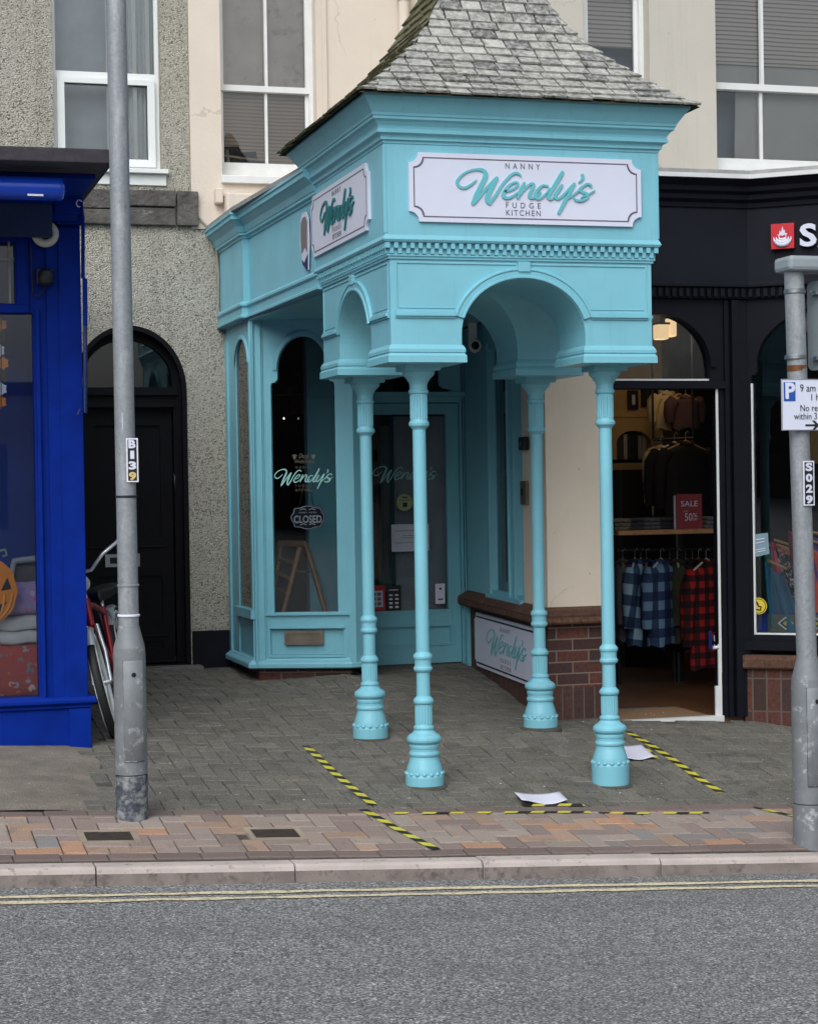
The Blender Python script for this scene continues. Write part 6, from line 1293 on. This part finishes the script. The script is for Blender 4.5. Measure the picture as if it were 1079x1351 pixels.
plate_no(lamp, V(((p0.x+p1.x)/2, yp, (p0.z+p1.z)/2)), 'B139', .058, p1.z-p0.z, (WHITE, WHITE, WHITE, M('yellowed numeral', S(206, 180, 110), .5)), .05)
a = P(163, 560, ly-.04); kid(MB().m(PAPER).box(a.x-.006, a.x+.006, ly-.047, ly-.043, P(163, 566, ly).z, P(163, 545, ly).z), 'torn_sticker', lamp)
rb_ = P(1077, 1114, 8.74); rx_, ry_ = rb_.x, rb_.y+.07; rz = lambda y: P(1066, y, 8.74).z
rb_ = V((rx_, ry_, zg(rx_, ry_)))
ztop = rz(350)
rp = post(rb_, .050, .083, rz(882), ztop, V((-.045, 0, 0)), 'galvanised sign post with a flat grey cap and parking plate, cut by the right edge', 'sign_post', 'sign post', (rz(1038), rz(908)), (), GALVD)
c = V((rx_-.01, ry_, 0)); kid(MB().m(M('grey cap', S(140, 148, 152), .5, var=.05)).box(rx_-.115, rx_+.30, ry_-.09, ry_+.09, rz(357), rz(337)), 'cap', rp, bevel=.02)
kid(MB().m(BROWNM).lathe([(.0505, -.016), (.051, .016)], (rx_-.034, ry_, rz(485)), 24), 'rusty_collar', rp)
p0, p1 = P(1066, 667, ry_-.06), P(1065, 608, ry_-.06); plate_no(rp, V(((p0.x+p1.x)/2+.008, ry_-.057, (p0.z+p1.z)/2)), 'S029', .066, p1.z-p0.z, (WHITE,)*4, .05, .22)
yS = ry_-.075; s0, s1 = P(1032, 568, yS), P(1032, 500, yS); hS = s1.z-s0.z; wS = .345
t = thing('parking_sign', V((s0.x+wS/2, yS, s0.z)), 'white parking restriction plate with a blue P square on the right-hand post', 'sign'); so = V((s0.x, yS, s0.z)); su_ = V((1, .0, -.0))
kid(MB().m(WHITE).box(so.x, so.x+wS, yS, yS+.004, so.z, so.z+hS).m(GREYT).plate(so, UX, UZ, rect(.001, wS-.001, .001, hS-.001), [rect(.004, wS-.004, .004, hS-.004)], .001, .0012), 'plate', t)
px1 = P(1038, 507, yS); bw_ = .066; bh_ = hS*.36; kid(MB().m(M('traffic blue', S(30, 78, 160), .5)).box(so.x+.012, so.x+.012+bw_, yS-.0015, yS, so.z+hS*.57, so.z+hS*.94), 'blue_square', t)
tx = MB().m(WHITE); text(tx, 'P', V((so.x+.012+bw_/2, yS-.002, so.z+hS*.755)), UX, UZ, hS*.42, .001, .001, bold=.004); kid(tx, 'letter_p', t); tx = MB().m(INK)
mid = so.x+wS*.54
for s_, yy, sz, xx_ in (('9 am - 6 pm', .82, .205, so.x+.215), ('1 hour', .64, .185, so.x+.215), ('No return', .43, .18, mid), ('within 3 hours', .27, .18, mid)): kid(text(MB().m(INK), s_, V((xx_, yS-.001, so.z+hS*yy)), UX, UZ, hS*sz, .001, .001, sx=.86), 'lettering', t)
ar = V((mid-.055, yS-.001, so.z+hS*.10)); tx.plate(ar, UX, UZ, [(0, -.005), (.055, -.005), (.055-.018, -.024), (.055-.004, -.024), (.08, 0), (.055-.004, .024), (.055-.018, .024), (.055, .005), (0, .005)], [], .001, .001); kid(tx, 'arrow', t)
kid(MB().m(ALU).box(so.x+.04, so.x+.3, yS+.004, yS+.02, so.z+hS*.5, so.z+hS*.56), 'bracket', t)
t = thing('road_sign_back', V((rx_+.10, ry_, rz(490))), 'grey back of a road sign plate clipped to the right-hand post above the parking plate', 'sign')
pu = V((math.cos(-1.05), math.sin(-1.05), 0)); oo = V((rx_+.055, ry_+.05, (rz(368)+rz(487))/2)); hb = (rz(368)-rz(487))/2
n_ = 6; rr_ = .03; W_ = .26; out = []
for cx_, cy_, a0 in ((W_-rr_, hb-rr_, 0), (rr_-0., hb-rr_, 90), (rr_, -hb+rr_, 180), (W_-rr_, -hb+rr_, 270)):
    out += [(cx_+rr_*math.cos(math.radians(a0+90*k/n_)), cy_+rr_*math.sin(math.radians(a0+90*k/n_))) for k in range(n_+1)]
kid(MB().m(M('grey sign back', S(118, 128, 132), .5, .2, var=.08)).plate(oo, pu, UZ, out, [], .006), 'plate', t)
for zz in (rz(383), rz(470)): kid(MB().m(ALU).lathe([(.053, -.012), (.056, -.008), (.056, .008), (.053, .012)], (rx_-.041, ry_, zz), 24).tube([(rx_+.03, ry_-.04, zz), (rx_+.10, ry_+.0, zz)], .009, 6).box(rx_+.06, rx_+.11, ry_-.03, ry_+.01, zz-.014, zz+.006), 'clip', t)
# ================================================================== BICYCLE
fw_ = P(153, 964, 11.32); rw_ = P(177, 880, 12.30); fwx = V((fw_.x, 11.32, 0)); hv = (fwx-V((rw_.x, 12.30, 0))).normalized()
base_ = fwx-hv*1.06; base_.z = zg(base_.x, base_.y); zf_ = zg(fwx.x, fwx.y)
bk_ = thing('bicycle', base_, 'red and chrome cruiser bicycle with whitewall tyres leaning behind the blue shop corner', 'bicycle')
bk_.matrix_world = Matrix.Translation(base_) @ Matrix.Rotation(math.atan2(hv.y, hv.x), 4, 'Z') @ Matrix.Rotation(math.atan2(base_.z-zf_, 1.06), 4, 'Y') @ Matrix.Rotation(math.radians(13), 4, 'X')
def bkid(mb, name, par): ob = mb.build(name, par, local=True); return ob
def wheel(cx, steer=0.):
    S_ = Matrix.Rotation(steer, 3, 'Z'); c = V((cx, 0, .33)); T = lambda p: c+S_@p
    w = bpy.data.objects.new('wheel', None); COL.objects.link(w); w.parent = bk_; w.empty_display_size = .1
    ring = lambda r, yy=0: [T(V((r*math.cos(k), yy, r*math.sin(k)))) for k in np.linspace(0, 2*math.pi, 49)[:-1]]
    bkid(MB().m(RUBBER).tube(ring(.305), .026, 12, True), 'tyre', w)
    ww = MB().m(WHITEWALL)
    for s in (-1, 1): ww.tube(ring(.292, s*.0175), .0135, 8, True)
    bkid(ww, 'whitewall', w); bkid(MB().m(STEEL).tube(ring(.27), .011, 8, True), 'rim', w)
    sp = MB().m(STEEL); 
    for k in range(28): a = 2*math.pi*k/28; b = a+(.35 if k % 2 else -.35); s = .03 if k % 4 < 2 else -.03; sp.tube([T(V((.02*math.cos(b), s, .02*math.sin(b)))), T(V((.268*math.cos(a), 0, .268*math.sin(a))))], .0014, 4, cap=False)
    bkid(sp, 'spokes', w); bkid(MB().m(STEEL).tube([T(V((0, -.055, 0))), T(V((0, -.03, 0))), T(V((0, .03, 0))), T(V((0, .055, 0)))], [.008, .02, .02, .008], 12), 'hub', w)
    fd = MB().m(STEEL); vs = []; n = 22
    for k in range(n+1):
        a = math.radians(180-(5+130*k/n)) if cx < .5 else math.radians(50+80*k/n)
        for q in range(7): b = math.pi*q/6; vs.append(T(V(((.322+.022*math.sin(b))*math.cos(a), .034*math.cos(b), (.322+.022*math.sin(b))*math.sin(a)))))
    fd.add(vs, [(i*7+q, i*7+q+1, (i+1)*7+q+1, (i+1)*7+q) for i in range(n) for q in range(6)], True); bkid(fd, 'mudguard', w)
ST = math.radians(6)
wheel(0); wheel(1.06, ST)
fr = MB().m(RED); bb_, sc_, ht, hb_ = V((.44, 0, .29)), V((.29, 0, .70)), V((.84, 0, .82)), V((.88, 0, .66))
for a, b, r in ((bb_, sc_, .018), (sc_-V((-.01, 0, .04)), ht-V((0, 0, .03)), .017), (bb_, hb_, .021), (ht, hb_, .021)): fr.tube([a, a.lerp(b, .5)+V((0, 0, .015 if b is not sc_ else 0)), b], r, 12)
for s in (-.05, .05): fr.tube([bb_+V((0, s*.6, 0)), V((0, s, .33))], .011, 8)
bkid(fr, 'frame', bk_)
sst = MB().m(STEEL)
for s in (-.055, .055): sst.tube([sc_+V((0, s*.5, -.02)), V((0, s, .33))], .010, 8)
bkid(sst, 'seat_stay', bk_)
S_ = Matrix.Rotation(ST, 3, 'Z'); fk = MB().m(STEEL)
for s in (-.05, .05): fk.tube([hb_+V((0, s*.6, 0)), V((.95, s, .50)), V((1.06, 0, .33))+S_@V((0, s*1.1, 0))], .012, 8)
bkid(fk, 'fork', bk_)
sd = MB().m(LEATHER); vs = []; 
for i, (x, w, z) in enumerate(((.05, .06, .78), (.08, .115, .795), (.15, .12, .78), (.23, .07, .775), (.31, .03, .78), (.34, .01, .775))):
    for k in range(12): a = 2*math.pi*k/12; vs.append((x, w*math.cos(a), z+.028*math.sin(a)-(.015 if math.sin(a) < 0 else 0)))
sd.add(vs, [(i*12+k, i*12+(k+1) % 12, (i+1)*12+(k+1) % 12, (i+1)*12+k) for i in range(5) for k in range(12)]+[tuple(range(11, -1, -1)), tuple(range(60, 72))], True); bkid(sd, 'saddle', bk_); bkid(MB().m(STEEL).tube([sc_, V((.26, 0, .76))], .013, 10), 'seat_post', bk_)
hbm = MB().m(STEEL); stem = V((.80, 0, .98)); hbm.tube([ht, stem+V((.0, 0, .0))], .013, 10); H = lambda x, y, z: stem+S_@V((x, y, z))
for s in (-1, 1): hbm.tube([H(0, 0, 0), H(.03, s*.07, .0), H(.04, s*.16, .08), H(.0, s*.25, .12), H(-.12, s*.30, .15), H(-.27, s*.33, .14)], .011, 10)
hb2 = bkid(hbm, 'handlebar', bk_); gm = MB().m(RUBBER)
for s in (-1, 1): gm.tube([H(-.14, s*.305, .149), H(-.28, s*.332, .139)], .018, 10)
bkid(gm, 'grip', hb2); lm = MB().m(BLACK)
for s in (-1, 1): lm.tube([H(-.04, s*.27, .13), H(-.10, s*.25, .08), H(-.2, s*.29, .08)], .007, 6)
bkid(lm, 'brake_lever', hb2)
bkid(MB().m(STEEL).lathe([(.01, -.05), (.045, -.02), (.05, .02), (.046, .03)], H(.09, 0, -.06), 18, (S_@V((0, 1, 0)), UZ, S_@V((1, 0, 0)))), 'headlamp', bk_)
cg = MB().m(BROWNM); cg.plate(V((0, .07, 0)), V((1, 0, 0)), UZ, [(-.03, .30), (.0, .37), (.38, .39), (.5, .34), (.52, .25), (.46, .19), (.36, .2)], [], .01); bkid(cg, 'chain_guard', bk_)
ck = MB().m(STEEL); ck.tube([bb_+V((0, -.09, 0)), bb_+V((.10, -.10, -.13))], .009, 8).tube([bb_+V((0, .09, 0)), bb_+V((-.10, .10, .13))], .009, 8).tube([bb_+V((0, -.09, 0)), bb_+V((0, .09, 0))], .014, 10); ck.m(RUBBER).box(.50, .58, -.20, -.11, .15, .175).box(.30, .38, .11, .20, .405, .43); bkid(ck, 'crank', bk_)
# ================================================================== BITS ON THE GROUND
def gpt0(px, py):
    q = ray(px, py); t = 8.
    for _ in range(40):
        p = EYE+q*t; z = zg(p.x, p.y); t *= (EYE.z-z)/(EYE.z-p.z) if p.z != EYE.z else 1
    return EYE+q*t
def tape(a, b, w, lab, n, wob=.006, seed=1, fade=0.):
    A_, B_ = gpt0(*a), gpt0(*b); A_.z = B_.z = 0; D_ = (B_-A_); L_ = D_.length; u = D_/L_; v = V((-u.y, u.x, 0)); rnd = random.Random(seed); mb = MB(); st = .075; sk = w*.7
    f = lambda l, s: (lambda p: V((p.x, p.y, zg(p.x, p.y)+.0045)))(A_+u*l+v*(s+wob*math.sin(l*5+seed)))
    l = -sk; k = 0
    while l < L_:
        mb.m(TAPEY if k % 2 else TAPEK)
        q = 3; vs = []
        for i in range(q+1):
            for s in (0, 1): vs.append(f(min(max(l+st*i/q+sk*s, 0), L_), (s-.5)*w))
        if not (fade and rnd.random() < fade and k % 2 == 0): mb.add(vs, [(2*i, 2*i+2, 2*i+3, 2*i+1) for i in range(q)])
        l += st; k += 1
    t = thing('hazard_tape', f(L_/2, 0), lab, 'tape', 'yellow and black tape on the paving'); kid(mb, 'strip', t)
tape((402, 985), (491, 1063), .05, 'yellow and black tape strip running from the paving edge up towards the left rear column', 0, seed=1)
tape((478, 1069), (577, 1122), .05, 'yellow and black tape strip crossing the brick band towards the kerb', 0, seed=2)
tape((505, 1074), (780, 1073), .035, 'worn tape strip lying along the edge of the brick band in front of the columns', 0, seed=3, fade=.5)
tape((790, 1073), (937, 1074), .035, 'tape strip continuing along the brick band right of the papers', 0, seed=4, fade=.2)
tape((828, 966), (953, 1047), .055, 'long yellow and black tape strip starting at the front right column', 0, seed=5)
tape((995, 1066), (1056, 1080), .035, 'short tape strip on the brick band next to the sign post', 0, seed=6)
tape((846, 985), (864, 1002), .05, 'short tape strip holding the sheet of paper behind the front right column', 0, seed=7)
tape((690, 1064), (770, 1063), .05, 'short tape strip under the front edge of the curled paper', 0, seed=8)
def paper(q, lab, curl, seed):
    c = [gpt0(*p) for p in q]; mb = MB().m(PAPER); vs = []; n = 8
    for i in range(n+1):
        for j in range(n+1):
            s, t_ = i/n, j/n; p = c[0].lerp(c[1], s).lerp(c[3].lerp(c[2], s), t_); z = zg(p.x, p.y)+.010+curl*(abs(s-.5)**2*2+.3*math.sin(s*6+seed)*t_)*.05; vs.append((p.x, p.y, z))
    mb.add(vs, [(i*(n+1)+j, (i+1)*(n+1)+j, (i+1)*(n+1)+j+1, i*(n+1)+j+1) for i in range(n) for j in range(n)], True); t = mb.build('sheet_of_paper'); tag(t, lab, 'paper', 'papers taped to the paving'); recenter(t); s_ = t.modifiers.new('s', 'SOLIDIFY'); s_.thickness = .001
paper([(679, 1051), (738, 1050), (749, 1062), (689, 1063)], 'curled white sheet of paper on the paving between the two front columns', .5, 1)
paper([(812, 987), (846, 986), (864, 1003), (828, 1005)], 'white sheet of paper lying behind the front right column', .3, 2)
for k, (x, y, w, h) in enumerate(COV):
    t = thing('access_cover', V((x, y, zg(x, y))), ('rusty iron cover in a pale frame in the brick band near the lamp post', 'rusty iron cover with a pale frame in the band, farther from the lamp post')[k], 'cover', 'iron covers in the pavement'); z = zg(x, y)
    sx_ = (zg(x+.1, y)-zg(x-.1, y))/.2; sy_ = (zg(x, y+.1)-zg(x, y-.1))/.2; uu = V((1, 0, sx_)).normalized(); vv = V((0, 1, sy_)).normalized(); o = V((x, y, z))
    kid(MB().m(M('pale cover frame', S(150, 136, 118), .9, var=.2)).plate(o, uu, vv, rect(-w/2-.012, w/2+.012, -h/2-.012, h/2+.012), [rect(-w/2+.018, w/2-.018, -h/2+.018, h/2-.018)], .03, .006), 'frame', t)
    lid = MB().m(IRON).plate(o, uu, vv, rect(-w/2+.019, w/2-.019, -h/2+.019, h/2-.019), [], .02, .0035)
    for i in range(6): lid.obox(o, uu, vv, -w/2+.03, w/2-.03, -h/2+.03+i*.025, -h/2+.038+i*.025, .0034, .005)
    kid(lid, 'lid', t)
# small grit and litter specks
rnd = random.Random(21); mb = MB().m(PAPER)
for k in range(70):
    x, y = rnd.uniform(1.4, 6), rnd.uniform(9.7, 12.5); s = rnd.uniform(.003, .008); z = zg(x, y)+.001; mb.add([(x, y, z+s*.5), (x+s, y, z), (x, y+s, z), (x-s, y, z), (x, y-s, z)], [(0, 1, 2), (0, 2, 3), (0, 3, 4), (0, 4, 1)])
o = mb.build('grit'); tag(o, 'pale grit and gum specks scattered on the paving', 'grit', None, 'stuff')
# ================================================================== THE OTHER SIDE OF THE STREET (unseen buildings added to shape reflections and fill light)
ob = thing('added_terrace', (4, -14, 0), 'low white rendered row added unseen across the street for the shop window reflections', 'building')  # unseen, added for window reflections and kept low for sky light
mb = MB().m(M('grey terrace render', S(196, 194, 190), .9)).plate(V((0, -14, 0)), V((-1, 0, 0)), UZ, rect(-24, 3, -2, 3.6), [rect(-22+k*3.2, -20.6+k*3.2, 1.1, 2.7) for k in range(7)], .4); kid(mb, 'wall', ob)
mb = MB().m(M('dark terrace glass', S(40, 44, 50), .2, bump=0))
for k in range(7):
    mb.box(20.6-k*3.2, 22-k*3.2, -14.3, -14.25, 1.1, 2.7)
kid(mb, 'windows', ob); kid(MB().m(SLABF).prism([(-3, -13.9), (24, -13.9), (24, -18), (-3, -18)], 3.6, 3.85), 'roof', ob)
br_ = thing('added_brick_house', (-14, -13.4, 0), 'dark brick house added unseen across the street to darken the bay glass reflections', 'building')  # unseen, added so the bay glass mirrors something dark
mb = MB().m(bricks('dark terrace brick', [S(60, 44, 40), S(52, 40, 38), S(66, 46, 40)], S(70, 64, 60), 0)).plate(V((0, -13.4, 0)), V((-1, 0, 0)), UZ, rect(3.2, 26, -2, 5.4), [rect(5+k*3.4, 6.4+k*3.4, 1., 2.7) for k in range(6)], .4); kid(mb, 'wall', br_)
for k in range(6): kid(MB().m(M('dark house glass', S(34, 38, 44), .25, bump=0)).box(-6.4-k*3.4, -5-k*3.4, -13.7, -13.65, 1., 2.7), 'window', br_)
kid(MB().m(SLABF).prism([(-3.2, -13.3), (-26, -13.3), (-26, -18), (-3.2, -18)], 5.4, 5.6), 'roof', br_)
# ================================================================== LIGHT
w = bpy.data.worlds.new('World'); sc.world = w; w.use_nodes = True; nt = w.node_tree; bg = nt.nodes['Background']
sky = nt.nodes.new('ShaderNodeTexSky'); sky.sky_type = 'NISHITA'; sky.sun_disc = False; EL, AZ = math.radians(44), math.radians(212)
sky.sun_elevation = EL; sky.sun_rotation = AZ; sky.air_density = 1.4; sky.dust_density = 6; sky.ozone_density = 1
hs = nt.nodes.new('ShaderNodeHueSaturation'); hs.inputs['Saturation'].default_value = .35; nt.links.new(sky.outputs[0], hs.inputs['Color']); mxn = nt.nodes.new('ShaderNodeMix'); mxn.data_type = 'RGBA'; mxn.blend_type = 'MULTIPLY'; mxn.inputs[0].default_value = 1; mxn.inputs[7].default_value = (.90, .98, 1.06, 1); nt.links.new(hs.outputs[0], mxn.inputs[6]); nt.links.new(mxn.outputs[2], bg.inputs[0]); bg.inputs[1].default_value = .148
sl = bpy.data.lights.new('sun', 'SUN'); sl.energy = .75; sl.angle = math.radians(60); sl.color = (1, .985, .97); so_ = bpy.data.objects.new('sun', sl); COL.objects.link(so_)
sd_ = V((math.sin(AZ)*math.cos(EL), math.cos(AZ)*math.cos(EL), math.sin(EL)))     # towards the sun
so_.rotation_euler = sd_.to_track_quat('Z', 'Y').to_euler(); so_.location = (0, -3, 12)
vs_ = sc.view_settings; vs_.view_transform = 'Standard'; vs_.look = 'None'; vs_.gamma = 1; vs_.use_curve_mapping = False; vs_.exposure = .06
sc.cycles.max_bounces = 8; sc.cycles.transparent_max_bounces = 16; sc.cycles.use_denoising = True
